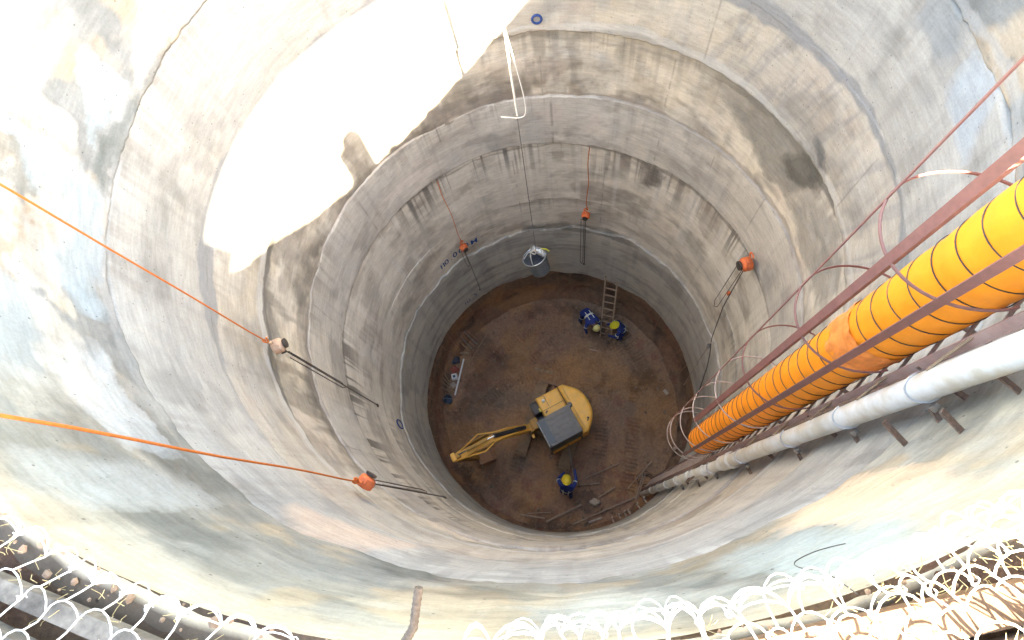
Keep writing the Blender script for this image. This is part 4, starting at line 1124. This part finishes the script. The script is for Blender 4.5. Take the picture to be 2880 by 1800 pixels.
def make_person(loc, yaw, label, pose, helmet_mat):
    """pose: joint positions in metres in the person's own frame (x forward, y left)."""
    root = empty('person', loc, label, 'person', 'workers in blue overalls on the shaft floor', rotz=yaw)
    J = {}
    J['pelvis'] = (pose['pelvis'], (0.15, 0.12))
    J['belly'] = (pose['belly'], (0.145, 0.115))
    J['chest'] = (pose['chest'], (0.165, 0.13))
    J['neckbase'] = (pose['neckbase'], 0.075)
    J['neck'] = (pose['neck'], 0.055)
    J['head'] = (pose['head'], (0.085, 0.095))
    J['crown'] = (pose['crown'], 0.07)
    E = [('pelvis', 'belly'), ('belly', 'chest'), ('chest', 'neckbase'), ('neckbase', 'neck'), ('neck', 'head'), ('head', 'crown')]
    for s, n in ((1, 'l'), (-1, 'r')):
        J['sh' + n] = (pose['sh' + n], 0.075); J['el' + n] = (pose['el' + n], 0.052); J['wr' + n] = (pose['wr' + n], 0.036); J['pa' + n] = (pose['pa' + n], (0.042, 0.022))
        J['hip' + n] = (pose['hip' + n], 0.10); J['kn' + n] = (pose['kn' + n], 0.072); J['an' + n] = (pose['an' + n], 0.052)
        J['he' + n] = (pose['he' + n], 0.05); J['to' + n] = (pose['to' + n], 0.04)
        E += [('chest', 'sh' + n), ('sh' + n, 'el' + n), ('el' + n, 'wr' + n), ('wr' + n, 'pa' + n), ('pelvis', 'hip' + n), ('hip' + n, 'kn' + n), ('kn' + n, 'an' + n), ('an' + n, 'he' + n), ('he' + n, 'to' + n)]
    hd = Vector(pose['head']); segs = {n: Vector(J[n][0]) for n in J}
    def mf(c):
        best = min(segs, key=lambda n: (segs[n] - c).length)
        if best in ('head', 'crown', 'neck'): return 1
        if best[:2] in ('pa',): return 1
        if best[:2] in ('he', 'to') and best not in ('head',): return 2
        return 0
    body = skin_body('body', J, E, [M['blue_cloth'], M['skin'], M['boot']], mf, root)
    # fingers, joined into the body mesh
    bm = bmesh.new(); bm.from_mesh(body.data)
    for n in ('l', 'r'):
        pa = Vector(pose['pa' + n]); wr = Vector(pose['wr' + n]); d = (pa - wr).normalized()
        side = d.cross(Vector((0, 0, 1)));  side = side.normalized() if side.length > .1 else Vector((0, 1, 0))
        dn = d.cross(side)
        if dn.z > 0: dn = -dn
        for k, (o_, L) in enumerate(((-0.03, 0.062), (-0.010, 0.075), (0.010, 0.078), (0.03, 0.07), (0.045, 0.05))):
            b = pa + side * o_ + d * (0.02 if k < 4 else -0.03)
            dd = d if k < 4 else (d + side * 1.1).normalized()
            tb = MB(); tb.tube([b, b + dd * L * .5 + dn * .006, b + dd * L * .85 + dn * .035], [0.011, 0.0095, 0.007], 6)
            vv = [bm.verts.new(v) for v in tb.v]
            for f in tb.f:
                q = bm.faces.new([vv[i] for i in f]); q.material_index = 1; q.smooth = True
    # nose and ears
    fw = Vector(pose.get('face', (1, 0, -0.2))).normalized(); hu = (Vector(pose['crown']) - hd).normalized(); hs = hu.cross(fw).normalized()
    for c, s in ((hd + fw * .095 - hu * .01, .018), (hd + hs * .088, .022), (hd - hs * .088, .022)):
        tb = MB(); lump(tb, c, s, 0.05, 1.0)
        vv = [bm.verts.new(v) for v in tb.v]
        for f in tb.f:
            q = bm.faces.new([vv[i] for i in f]); q.material_index = 1; q.smooth = True
    bm.to_mesh(body.data); bm.free()
    # eyes
    for s in (1, -1):
        tb = MB(); lump(tb, hd + fw * .082 + hs * .032 * s + hu * .012, .011, 0.02, 1.0); tb.build('eye', M['boot'], body)
    # helmet
    cr = hd + hu * 0.05
    Mx = Matrix((fw - hu * fw.dot(hu), hs, hu)).transposed()
    x = (fw - hu * fw.dot(hu)).normalized(); Mx = Matrix((x, hu.cross(x), hu)).transposed()
    tb = MB(); n = 24
    prof = [(0.142, 0.0), (0.122, 0.01), (0.118, 0.05), (0.100, 0.095), (0.06, 0.122), (0.0, 0.13)]
    tb.lathe(prof, n=n)
    for v in tb.v:
        v.x *= 1.15
        if v.z < 0.005 and v.x > 0.1: v.x += 0.035
    tb.v = [Mx @ v + cr for v in tb.v]
    hm = tb.build('helmet', helmet_mat, root, smooth=60)
    tb = MB(); tb.tube([Mx @ Vector((0.135 * cos(t_), 0, 0.02 + 0.118 * sin(t_))) + cr for t_ in [0.2 + k * (pi - .4) / 10 for k in range(11)]], 0.008, 6); tb.build('ridge', helmet_mat, hm)
    # reflective bands round the torso and arms
    def band(a, b, t_, r1, r2, w=0.028, nm='reflective_band'):
        a, b = Vector(a), Vector(b); d = (b - a).normalized(); c = a.lerp(b, t_)
        sy_ = Vector((0, 1, 0)); sy_ = (sy_ - d * sy_.dot(d)).normalized(); sx_ = sy_.cross(d)
        tb = MB(); vv, ff = [], []
        for k in range(24):
            an = 2 * pi * k / 24
            p = c + sy_ * r1 * cos(an) + sx_ * r2 * sin(an)
            vv += [p - d * w, p + d * w]
        for k in range(24):
            j = (k + 1) % 24; ff.append((2 * k, 2 * j, 2 * j + 1, 2 * k + 1))
        tb.add(vv, ff); tb.build(nm, M['reflect'], body)
    band(pose['belly'], pose['chest'], 0.35, 0.175, 0.150)
    for n in ('l', 'r'):
        band(pose['sh' + n], pose['el' + n], 0.6, 0.068, 0.068, 0.02)
        band(pose['hip' + n], pose['kn' + n], 0.75, 0.092, 0.092, 0.022)
        a = Vector(pose['belly']); b = Vector(pose['chest']); s = 1 if n == 'l' else -1
        d = (b - a).normalized(); sy_ = Vector((0, 1, 0)); sx_ = sy_.cross(d)
        back = sx_ if sx_.x * 0 + sx_.dot(Vector(pose.get('back', (-1, 0, 0)))) > 0 else -sx_
        tb = MB(); tb.bar(a + sy_ * .075 * s + back * .148 - d * .05, b + sy_ * .085 * s + back * .168 + d * .04, 0.024, 0.010, up=back); tb.build('reflective_band', M['reflect'], body)
    return root

stoop = dict(pelvis=(0, 0, .88), belly=(.18, 0, .97), chest=(.42, 0, .98), neckbase=(.56, 0, .96), neck=(.61, 0, .95), head=(.68, 0, .91), crown=(.76, 0, .93),
             shl=(.46, .19, .95), ell=(.52, .26, .66), wrl=(.62, .20, .42), pal=(.66, .17, .34), shr=(.46, -.19, .95), elr=(.50, -.28, .66), wrr=(.56, -.26, .40), par=(.58, -.25, .31),
             hipl=(0, .10, .83), hipr=(0, -.10, .83), knl=(.08, .14, .47), knr=(.06, -.14, .47), anl=(-.04, .15, .10), anr=(-.06, -.15, .10), hel=(-.07, .15, .05), her=(-.09, -.15, .05), tol=(.12, .17, .04), tor=(.10, -.17, .04),
             face=(.45, 0, -.9), back=(0, 0, 1))
squat = dict(pelvis=(0, 0, .40), belly=(.06, 0, .55), chest=(.18, 0, .76), neckbase=(.25, 0, .86), neck=(.28, 0, .90), head=(.33, 0, .97), crown=(.38, 0, 1.05),
             shl=(.20, .19, .78), ell=(.34, .28, .56), wrl=(.52, .20, .50), pal=(.60, .17, .48), shr=(.20, -.19, .78), elr=(.36, -.27, .58), wrr=(.55, -.18, .60), par=(.63, -.15, .60),
             hipl=(.02, .11, .38), hipr=(.02, -.11, .38), knl=(.36, .22, .46), knr=(.36, -.22, .46), anl=(.10, .17, .10), anr=(.10, -.17, .10), hel=(.06, .17, .05), her=(.06, -.17, .05), tol=(.26, .19, .04), tor=(.26, -.19, .04),
             face=(.7, 0, -.6), back=(-1, 0, .4))
lean = dict(pelvis=(0, 0, .90), belly=(.05, 0, 1.05), chest=(.13, 0, 1.27), neckbase=(.18, 0, 1.40), neck=(.20, .0, 1.45), head=(.25, .03, 1.53), crown=(.29, .03, 1.61),
            shl=(.15, .20, 1.30), ell=(.30, .30, 1.06), wrl=(.50, .16, 1.02), pal=(.57, .10, 1.02), shr=(.15, -.20, 1.30), elr=(.38, -.24, 1.12), wrr=(.62, -.16, 1.10), par=(.70, -.12, 1.10),
            hipl=(0, .10, .85), hipr=(0, -.10, .85), knl=(.10, .14, .48), knr=(.0, -.13, .48), anl=(.02, .16, .10), anr=(-.10, -.15, .10), hel=(-.01, .16, .05), her=(-.13, -.15, .05), tol=(.18, .18, .04), tor=(.06, -.17, .04),
            face=(.85, .1, -.5), back=(-1, 0, .3))
make_person((1.02, 3.02, 0.03), radians(-62), 'worker in blue overalls stooping left of the ladder, pale yellow helmet', stoop, M['helmet_pale'])
make_person((2.34, 2.42, 0.03), radians(180), 'worker in blue overalls squatting right of the ladder, lime yellow helmet', squat, M['helmet_green'])
make_person((0.16, -2.84, 0.02), radians(78), 'worker in blue overalls and bright yellow helmet holding a pole beside the excavator cab', lean, M['helmet'])
# pole the third worker holds
a = Vector((0.36, -2.02, 1.0)); b = Vector((0.26, -1.35, 1.35)); c0 = Vector((0.42, -2.62, 0.72))
mb = MB(); mb.tube([Vector((0, 0, 0)), a - c0, b - c0], 0.016, 7); o = mb.build('levelling_pole', M['steel'], loc=c0)
tag(o, 'long grey pole held by the worker beside the excavator cab', 'pole')

# ================================================================== FLOOR THINGS
def lean_ladder():
    a = Vector((1.72, 2.34, 0.02)); b = Vector((1.86, 3.52, 2.36))
    root = empty('leaning_ladder', a, 'brown timber ladder leaning from the floor up to the lowest concrete ring', 'ladder')
    d = (b - a); s = Vector((0.19, -0.02, 0)) ; s = (Vector((0.92, -0.30, 0))).normalized() * 0.19
    for k in (-1, 1):
        mb = MB(); mb.bar(s * k, d + s * k, 0.045, 0.06); mb.build('rail', M['ladder'], root)
    n = 9
    for k in range(n):
        p = d * (0.06 + 0.88 * k / (n - 1))
        mb = MB(); mb.bar(p - s * 1.02, p + s * 1.02, 0.035, 0.03, up=(0, .9, -.4)); mb.build('rung', M['ladder'], root)
lean_ladder()
def rod(name, a, b, r, m, label, cat, group=None, n=7, mid=None):
    a, b = Vector(a), Vector(b)
    pts = [Vector((0, 0, 0)), (b - a) * .5 + (Vector(mid) if mid else Vector((0, 0, 0))), b - a]
    mb = MB(); mb.tube(pts, r, n)
    o = mb.build(name, m, loc=a); return tag(o, label, cat, group)
def plank(name, a, b, w, h, m, label, cat='plank', group=None):
    a, b = Vector(a), Vector(b)
    mb = MB(); mb.bar(Vector((0, 0, 0)), b - a, w, h)
    o = mb.build(name, m, loc=a); return tag(o, label, cat, group)
rod('white_pole', (-3.30, 1.68, .16), (-3.57, 0.39, .14), 0.03, M['white_plastic'], 'straight white pole lying at the left foot of the wall', 'pole')
rod('thin_stake', (-2.43, 2.73, .10), (-3.22, 1.36, .10), 0.013, M['wood'], 'long thin wooden stake lying parallel beside the white pole', 'stake')
bars = ((-3.60, 2.44, .85), (-3.50, 2.50, .80), (-3.42, 2.58, .75), (-3.33, 2.64, .8), (-3.25, 2.72, .7))
for k, (x, y, z) in enumerate(bars):
    x2, y2 = -3.12 + .09 * k, 2.0 + .08 * k
    rod('leaning_bar', (x2, y2, .10), (x, y, z), (0.032, 0.022, 0.02, 0.02, 0.02)[k], M[('wood', 'steel', 'mud_steel', 'steel', 'mud_steel')[k]],
        ('thick timber bar leaning on the left soil wall, leftmost of its bundle', 'thin steel bar second from left in the leaning bundle', 'muddy bar in the middle of the leaning bundle', 'thin steel bar fourth from left in the leaning bundle', 'muddy bar rightmost in the leaning bundle')[k], 'bar', 'bars leaning on the left soil wall')
plank('short_timber', (-3.52, 1.92, .16), (-3.13, 1.90, .12), 0.07, 0.05, M['wood'], 'short pale timber offcut above the dark bag')
def sack(name, c, s, m, label, cat, flat=0.7):
    bm = bmesh.new(); bmesh.ops.create_icosphere(bm, subdivisions=3, radius=1.0)
    for v in bm.verts:
        p = v.co
        k = 1 + 0.22 * sin(p.x * 5 + s[0] * 30) * cos(p.y * 4) + 0.14 * sin(p.z * 7 + p.x * 6)
        v.co = Vector((p.x * s[0] * k, p.y * s[1] * k, max(p.z, -0.55) * s[2] * k))
    bm.verts.index_update()
    vv = [v.co.copy() for v in bm.verts]; ff = [tuple(v.index for v in f.verts) for f in bm.faces]; bm.free()
    o = mesh_obj(name, vv, ff, m, None, 60, c); return tag(o, label, cat)
sack('tool_bag', (-3.62, 1.64, .20), (.20, .15, .17), M['bag'], 'dark blue bag slumped at the left wall below the short timber', 'bag')
sack('red_cloth', (-3.62, 1.30, .16), (.16, .12, .08), M['red_cloth'], 'faded red cloth heaped between the dark bag and white box', 'cloth')
bx = empty('white_box', (-3.60, 1.03, .10), 'small white box with blue lid patch beside the white pole', 'box')
mb = MB(); mb.box((0, 0, .08), (0.19, 0.21, 0.16), rz=.2, bevel=.015); mb.build('case', M['white_plastic'], bx)
mb = MB(); mb.box((0, 0, .165), (0.09, 0.09, 0.014), rz=.2, bevel=.003); mb.build('lid', M['blue_plastic'], bx)
sack('brown_rag', (-3.66, .74, .13), (.12, .10, .07), M['pale_cloth'], 'pale brown rag on the left soil edge below the white box', 'rag')
bk = empty('blue_bucket', (-3.76, .20, .10), 'dark blue bucket at the left wall below the white pole', 'bucket')
mb = MB(); mb.lathe([(0.0, 0.0), (0.11, 0.0), (0.15, 0.26), (0.16, 0.27), (0.16, 0.285), (0.145, 0.285), (0.105, 0.015), (0.0, 0.012)], n=24); mb.build('tub', M['blue_plastic'], bk)
mb = MB(); mb.ring((0, 0, 0.27), 0.155, 0.006, 16, 5, axis='Y', a0=0.2, a1=pi - .2); mb.build('handle', M['galv'], bk)
for k, (a, b) in enumerate((((-3.98, .62, .45), (-3.66, .44, .08)), ((-3.95, .95, .5), (-3.64, .62, .1)), ((-3.92, 1.12, .55), (-3.7, .72, .08)), ((-3.97, .80, .4), (-3.6, .52, .08)))):
    rod('loose_stick', a, b, 0.02, M['wood'], ('stick leaning on the left wall, lowest of four beside the bucket', 'stick leaning on the left wall, third from the bucket', 'stick leaning on the left wall, farthest from the bucket', 'stick leaning on the left wall, second from the bucket')[k], 'stick', 'sticks leaning on the left wall')
plank('pale_plank', (-.79, 1.27, .07), (-.17, 1.10, .07), .09, .03, M['wood'], 'pale broken plank lying behind the excavator')
plank('small_plank', (1.10, 2.05, .06), (1.36, 1.93, .06), .05, .03, M['wood'], 'small timber scrap in front of the stooping worker')
plank('small_plank', (1.13, 1.92, .06), (1.42, 1.84, .06), .04, .03, M['pink_oxide'], 'reddish timber scrap in front of the ladder foot')
hm = empty('sledge_hammer', (3.55, 0.30, .14), 'wooden mallet lying at the right foot of the wall', 'hammer', rotz=radians(35))
mb = MB(); mb.cyl((0.05, 0, .03), (0.42, 0, .06), .018, 8); mb.build('handle', M['wood'], hm)
mb = MB(); mb.cyl((0, -.09, .05), (0, .09, .05), .062, 14); mb.build('head', M['pale_cloth'], hm)
rods = (((-.50, -3.70, .12), (.62, -3.20, .06), .022, 'thick bar lying on the near floor, nearest the bottom edge'),
        ((.30, -3.78, .14), (2.30, -2.98, .10), .016, 'longest bar lying along the near right floor edge'),
        ((.51, -2.62, .05), (1.23, -2.56, .05), .014, 'short bar lying right of the worker with the pole'),
        ((.78, -2.40, .05), (1.90, -1.95, .05), .012, 'thin bar slanting up right from the worker with the pole'),
        ((-1.33, -3.48, .08), (-.55, -3.60, .10), .016, 'bar lying at the lower left floor edge'),
        ((.80, -3.72, .14), (1.22, -3.58, .14), .020, 'stubby pale bar at the lower floor edge'),
        ((1.16, -2.98, .06), (1.70, -2.68, .06), .016, 'bar ending at the crumpled sack on the floor'),
        ((2.28, -3.05, .12), (2.58, -2.30, .10), .014, 'bar pointing up beside the foot of the white pipe'),
        ((2.36, -3.0, .12), (2.66, -2.25, .10), .012, 'bar right next to the foot of the white pipe'),
        ((-1.1, -3.45, .08), (-.35, -3.42, .07), .010, 'thin rod above the lower left bar'),
        ((2.05, -2.75, .08), (2.9, -1.9, .10), .012, 'thin rod slanting under the end of the duct'))
for a, b, r, lab in rods:
    rod('floor_bar', a, b, r * 1.5, M['pale_cloth'] if 'pale' in lab else M['bar_pale'], lab, 'steel bar', 'bars lying on the near floor', mid=(0, 0, random.uniform(-.01, .02)))
sack('crumpled_sack', (1.04, -3.13, .10), (.17, .11, .09), M['pale_cloth'], 'crumpled pale sack on the near floor', 'sack')
mb = MB()
for k in range(5):
    ph = random.uniform(0, 6); R0 = random.uniform(.16, .30)
    mb.tube([Vector((R0 * cos(a) + .05 * cos(ph), R0 * .8 * sin(a) + .05 * sin(ph), .03 + .03 * sin(3 * a + ph))) for a in [2 * pi * i / 24 for i in range(24)]], 0.007, 5, closed=True)
o = mb.build('wire_coil', M['dark_steel'], loc=(2.62, -2.45, .06)); tag(o, 'tangled dark wire coil on the floor at the pipe foot', 'wire coil')

# ================================================================== RIM: netting, planks, stub
rnd = random.Random(11)
def netting(name, label, th0, th1, nrow, cell, prof, jit, r, seed):
    """woven wire net: every row is a chain of arches, each knot tied to the arch of the row behind it"""
    rn = random.Random(seed)
    nc = int(radians(th1 - th0) * 4.1 / cell)
    nodes = {}
    for j in range(nrow):
        for i in range(nc + 1):
            R0, Z0 = prof(j / (nrow - 1), i / nc)
            th = th0 + (th1 - th0) * (i + (0.5 if j % 2 else 0)) / nc + math.degrees(rn.uniform(-jit, jit) / R0)
            nodes[i, j] = P(th, R0 + rn.uniform(-jit, jit) * .8, Z0 + rn.uniform(-jit, jit) * .6)
    mb = MB(); org = nodes[0, 0].copy()
    def arch(a, b, bow, rr):
        pts = [a] + [a.lerp(b, t_) + bow * (4 * t_ * (1 - t_)) ** .8 for t_ in (.12, .3, .5, .7, .88)] + [b]
        mb.tube([p - org for p in pts], rr, 5)
        return pts[3]
    for j in range(nrow):
        for i in range(nc):
            a, b = nodes[i, j], nodes[i + 1, j]
            inn = Vector((-a.x, -a.y, 0)).normalized()
            top = arch(a, b, inn * (cell * .34 + rn.uniform(-.015, .02)) + Vector((0, 0, rn.uniform(0, .02))), r)
            if j == 0:
                for lay in range(2):
                    arch(a, b, inn * (cell * .34 + rn.uniform(-.03, .02)) + Vector((0, 0, rn.uniform(-.03, .03))), r * .85)
            if j > 0:
                ii = i + (1 if j % 2 else 0)
                up = nodes.get((ii, j - 1))
                if up is not None:
                    mid = up.lerp(top, .5) + Vector((rn.uniform(-.006, .006), rn.uniform(-.006, .006), -.006))
                    mb.tube([p - org for p in (up, mid, top)], r * 1.15, 5)
        for i in range(nc + 1):
            p = nodes[i, j]
            if rn.random() < .5:
                mb.tube([p - org + Vector((0.010 * cos(a), 0.010 * sin(a), 0.004 * a - .008)) for a in [k * 1.1 for k in range(8)]], r * .8, 4)
    o = mb.build(name, M['wire'], loc=org, smooth=60); tag(o, label, 'wire netting')
    return o
netting('wire_netting', 'pale wire netting draped over planks at the lower left rim', -138, -97.5, 8, 0.125, lambda f, u: (4.03 + 0.75 * f, RIM + .09 + .10 * sin(pi * min(1, f * 1.3)) + .015 * sin(u * 17)), 0.016, 0.0029, 1)
netting('wire_netting', 'bright tangled wire netting at the lower right rim', -90, -48, 8, 0.125, lambda f, u: (3.975 + 0.03 * sst(0.5, 1.0, u) + 0.75 * f, RIM + .10 + .09 * sin(pi * min(1, f * 1.4)) + .015 * sin(u * 23)), 0.019, 0.0033, 2)
netting('wire_netting', 'second sunlit layer of netting bunched along the right rim edge', -88, -50, 3, 0.10, lambda f, u: (3.965 + 0.03 * sst(0.5, 1.0, u) + 0.16 * f, RIM + .08 + .06 * f + .012 * sin(u * 31)), 0.024, 0.0030, 5)
def rim_plank(th, r, L, w, h, z, m, label, skew=0.0):
    c = P(th, r, z); tg = Vector((-sin(radians(th + skew)), cos(radians(th + skew)), 0))
    mb = MB(); mb.bar(-tg * L / 2, tg * L / 2, w, h)
    rn = random.Random(int(th * 10))
    o = mb.build('rim_plank', m, loc=c); return tag(o, label, 'plank', 'planks lying along the shaft rim')
rim_plank(-110, 4.17, 1.9, .06, .05, RIM + .05, M['plank_grey'], 'grey plank nearest the shaft under the left netting', 4)
rim_plank(-111, 4.31, 2.0, .09, .06, RIM + .09, M['plank_grey'], 'middle grey plank under the left netting', 3)
rim_plank(-112, 4.50, 2.0, .10, .10, RIM + .10, M['plank_brown'], 'brown timber farthest out under the left netting', 4)
rim_plank(-72, 4.13, 1.8, .10, .05, RIM + .05, M['plank_brown'], 'brown plank nearest the shaft under the right netting', -6)
rim_plank(-66, 4.33, 1.9, .14, .06, RIM + .07, M['plank_brown'], 'second brown plank under the right netting', -8)
rim_plank(-70, 4.52, 2.0, .12, .08, RIM + .10, M['plank_grey'], 'grey weathered plank farthest out under the right netting', -6)
# straw and twigs on the rim
mb = MB()
for k in range(500):
    th = rnd.choice((rnd.uniform(-80, -52), rnd.uniform(-130, -98), rnd.uniform(-72, -55)))
    r0 = 4.0 + abs(rnd.gauss(0, .16)); a = P(th, r0, RIM + .03 + rnd.uniform(0, .04))
    an = rnd.uniform(0, 6.28); L = rnd.uniform(.015, .06)
    mb.tube([a, a + Vector((cos(an) * L * .5, sin(an) * L * .5, rnd.uniform(0, .03))), a + Vector((cos(an) * L, sin(an) * L, rnd.uniform(-.02, .04)))], rnd.uniform(.0008, .0018), 3, caps=False)
o = mb.build('straw', M['straw']); tag(o, 'dry straw and twigs strewn along the shaft rim', 'straw', kind='stuff')
mb = MB()
for k in range(260):
    th = rnd.uniform(-135, -48); r0 = 4.02 + abs(rnd.gauss(0, .12)); s = min(.02, .004 + rnd.expovariate(220))
    lump(mb, P(th, r0, RIM + .02), s)
o = mb.build('rim_clods', M['clod'], smooth=None); tag(o, 'small soil lumps along the near shaft rim', 'soil', kind='stuff')
for k in range(46):  # unseen soil lumps added to roughen the shadow edge on the wall
    th = -4 - 44 * k / 45 + rnd.uniform(-.8, .8); s = rnd.uniform(.05, .13) * (1.5 if rnd.random() < .15 else 1)
    c = P(th, 4.35 + rnd.uniform(-.08, .2), RIM + .02)
    mb = MB()
    for j in range(7):
        lump(mb, (rnd.uniform(-s, s), rnd.uniform(-s, s), rnd.uniform(0, s * .6)), s * rnd.uniform(.4, .8), .3, .7)
    if k == 0: heap = MB()
    heap.add([v + c for v in mb.v], mb.f)
for th, sc_ in ((-38, .17), (-33, .26), (-29, .15), (-20, .22), (-12, .16)):
    for j in range(26):
        c = P(th + rnd.gauss(0, 1.6), 4.40 + rnd.gauss(0, .08), RIM + abs(rnd.gauss(0, .45)) * sc_)
        lump(heap, c, sc_ * rnd.uniform(.2, .5), .35, .8)
o = heap.build('added_soil_bund', M['clod'], smooth=None); tag(o, 'unseen bund of soil lumps added on the sunny rim to roughen its shadow edge', 'soil', kind='stuff')
mb = MB()
for k in range(170):  # tufts added to make the edge of the sun patch ragged
    th = -2 - 80 * rnd.random(); c = P(th, 4.2 + rnd.uniform(0, .45), RIM + .03)
    hgt = rnd.uniform(.06, .16) * (1.9 if rnd.random() < .12 else 1)
    for j in range(rnd.randint(7, 16)):
        a = rnd.uniform(0, 6.28); L = hgt * rnd.uniform(.6, 1.1); d = Vector((cos(a), sin(a), 0)); w = d.cross(Vector((0, 0, 1))) * rnd.uniform(.003, .007)
        b0 = c + d * .02; m1_ = b0 + d * L * .22 + Vector((0, 0, L * .65)); t1_ = b0 + d * L * .6 + Vector((0, 0, L))
        mb.add([b0 - w, b0 + w, m1_ + w, m1_ - w, t1_], [(0, 1, 2, 3), (3, 2, 4)])
o = mb.build('added_rim_grass', M['straw'], smooth=None); tag(o, 'dry grass tufts added on the sunny rim to fray its shadow edge', 'grass', kind='stuff')
# rebar stub in front of the camera
pts = [Vector((-.27, -4.10, RIM - .05)), Vector((-.20, -4.02, RIM + .01)), Vector((-.165, -3.975, RIM + .035)), Vector((-.152, -3.955, RIM + .042)), Vector((-.135, -3.84, RIM + .07))]
fine, rs = [], []
for a, b in zip(pts[:-1], pts[1:]):
    n = max(2, int((b - a).length / .0055))
    for i in range(n): fine.append(a.lerp(b, i / n)); rs.append(0.0135 + (0.0018 if i % 3 == 0 else 0))
fine.append(pts[-1]); rs.append(.0135)
mb = MB(); mb.tube([p - pts[0] for p in fine], rs, 10); o = mb.build('rebar_stub', M['rebar'], loc=pts[0], smooth=60); tag(o, 'thick rusty ribbed rebar stub bent out from the near rim', 'rebar')
# thin loose wire on the near wall
pts = spline([P(-72.7, 4.03, 15.47), P(-73.0, 3.97, 15.36), P(-73.5, 3.955, 15.27), P(-73.2, 3.95, 15.18), P(-72.0, 3.95, 15.12), P(-70.9, 3.955, 15.10), P(-70.0, 3.96, 15.12)])
mb = MB(); mb.tube([p - pts[0] for p in pts], .002, 5); o = mb.build('loose_wire', M['dark_steel'], loc=pts[0]); tag(o, 'thin dark wire curling over the near wall at lower right', 'wire')

# unseen canopy added and outlined to keep sun off the upper left wall
zc = 19.0
k_sh = 1.0 / math.tan(radians(SUN_EL))
su = Vector((cos(radians(SUN_AZ)), sin(radians(SUN_AZ)), 0))
can = empty('added_sun_blocker', (6.0, -5.5, RIM), 'added unseen green canopy that blocks the sun from the upper left wall', 'canopy')
inner, outer = [], []
for i in range(33):
    th = 84 + (206 - 84) * i / 32
    outer.append(P(th, 4.0, 0) + su * (zc - 12.25) * k_sh)
    inner.append(P(th, 4.0, 0) + su * (zc - 14.7) * k_sh)
mb = MB(); vv = []; ff = []
for a, b in zip(outer, inner):
    vv += [Vector((a.x, a.y, zc)), Vector((b.x, b.y, zc)), Vector((a.x, a.y, zc + .03)), Vector((b.x, b.y, zc + .03))]
for i in range(32):
    p, q = 4 * i, 4 * i + 4
    ff += [(p, q, q + 1, p + 1), (p + 2, p + 3, q + 3, q + 2), (p, p + 2, q + 2, q), (p + 1, q + 1, q + 3, p + 3)]
ff += [(0, 1, 3, 2), (128, 130, 131, 129)]
co = Vector(can.location)
mb.add([v - co for v in vv], ff); mb.build('blocker_sheet', M['canopy'], can)
qd = [(3.75, -8.2), (3.65, -6.9), (0.8, -5.3), (-1.2, -7.6), (1.5, -10.2)]
mb = MB(); mb.prism([(x - co.x, y - co.y) for x, y in qd], zc - .10 - co.z, zc - .07 - co.z); mb.build('blocker_side_sheet', M['canopy'], can)  # second sheet added to shade the lower left rim
mb = MB(); mb.cyl(Vector((1.5, -10.2, RIM - .1)) - co, Vector((1.5, -10.2, zc)) - co, .05, 10); mb.build('post', M['galv'], can)
for p in (inner[0], outer[-1], inner[-1]):
    if Vector((p.x, p.y)).length < 4.5: continue
    mb = MB(); mb.cyl(Vector((p.x, p.y, RIM - .1)) - co, Vector((p.x, p.y, zc)) - co, .05, 10); mb.build('post', M['galv'], can)
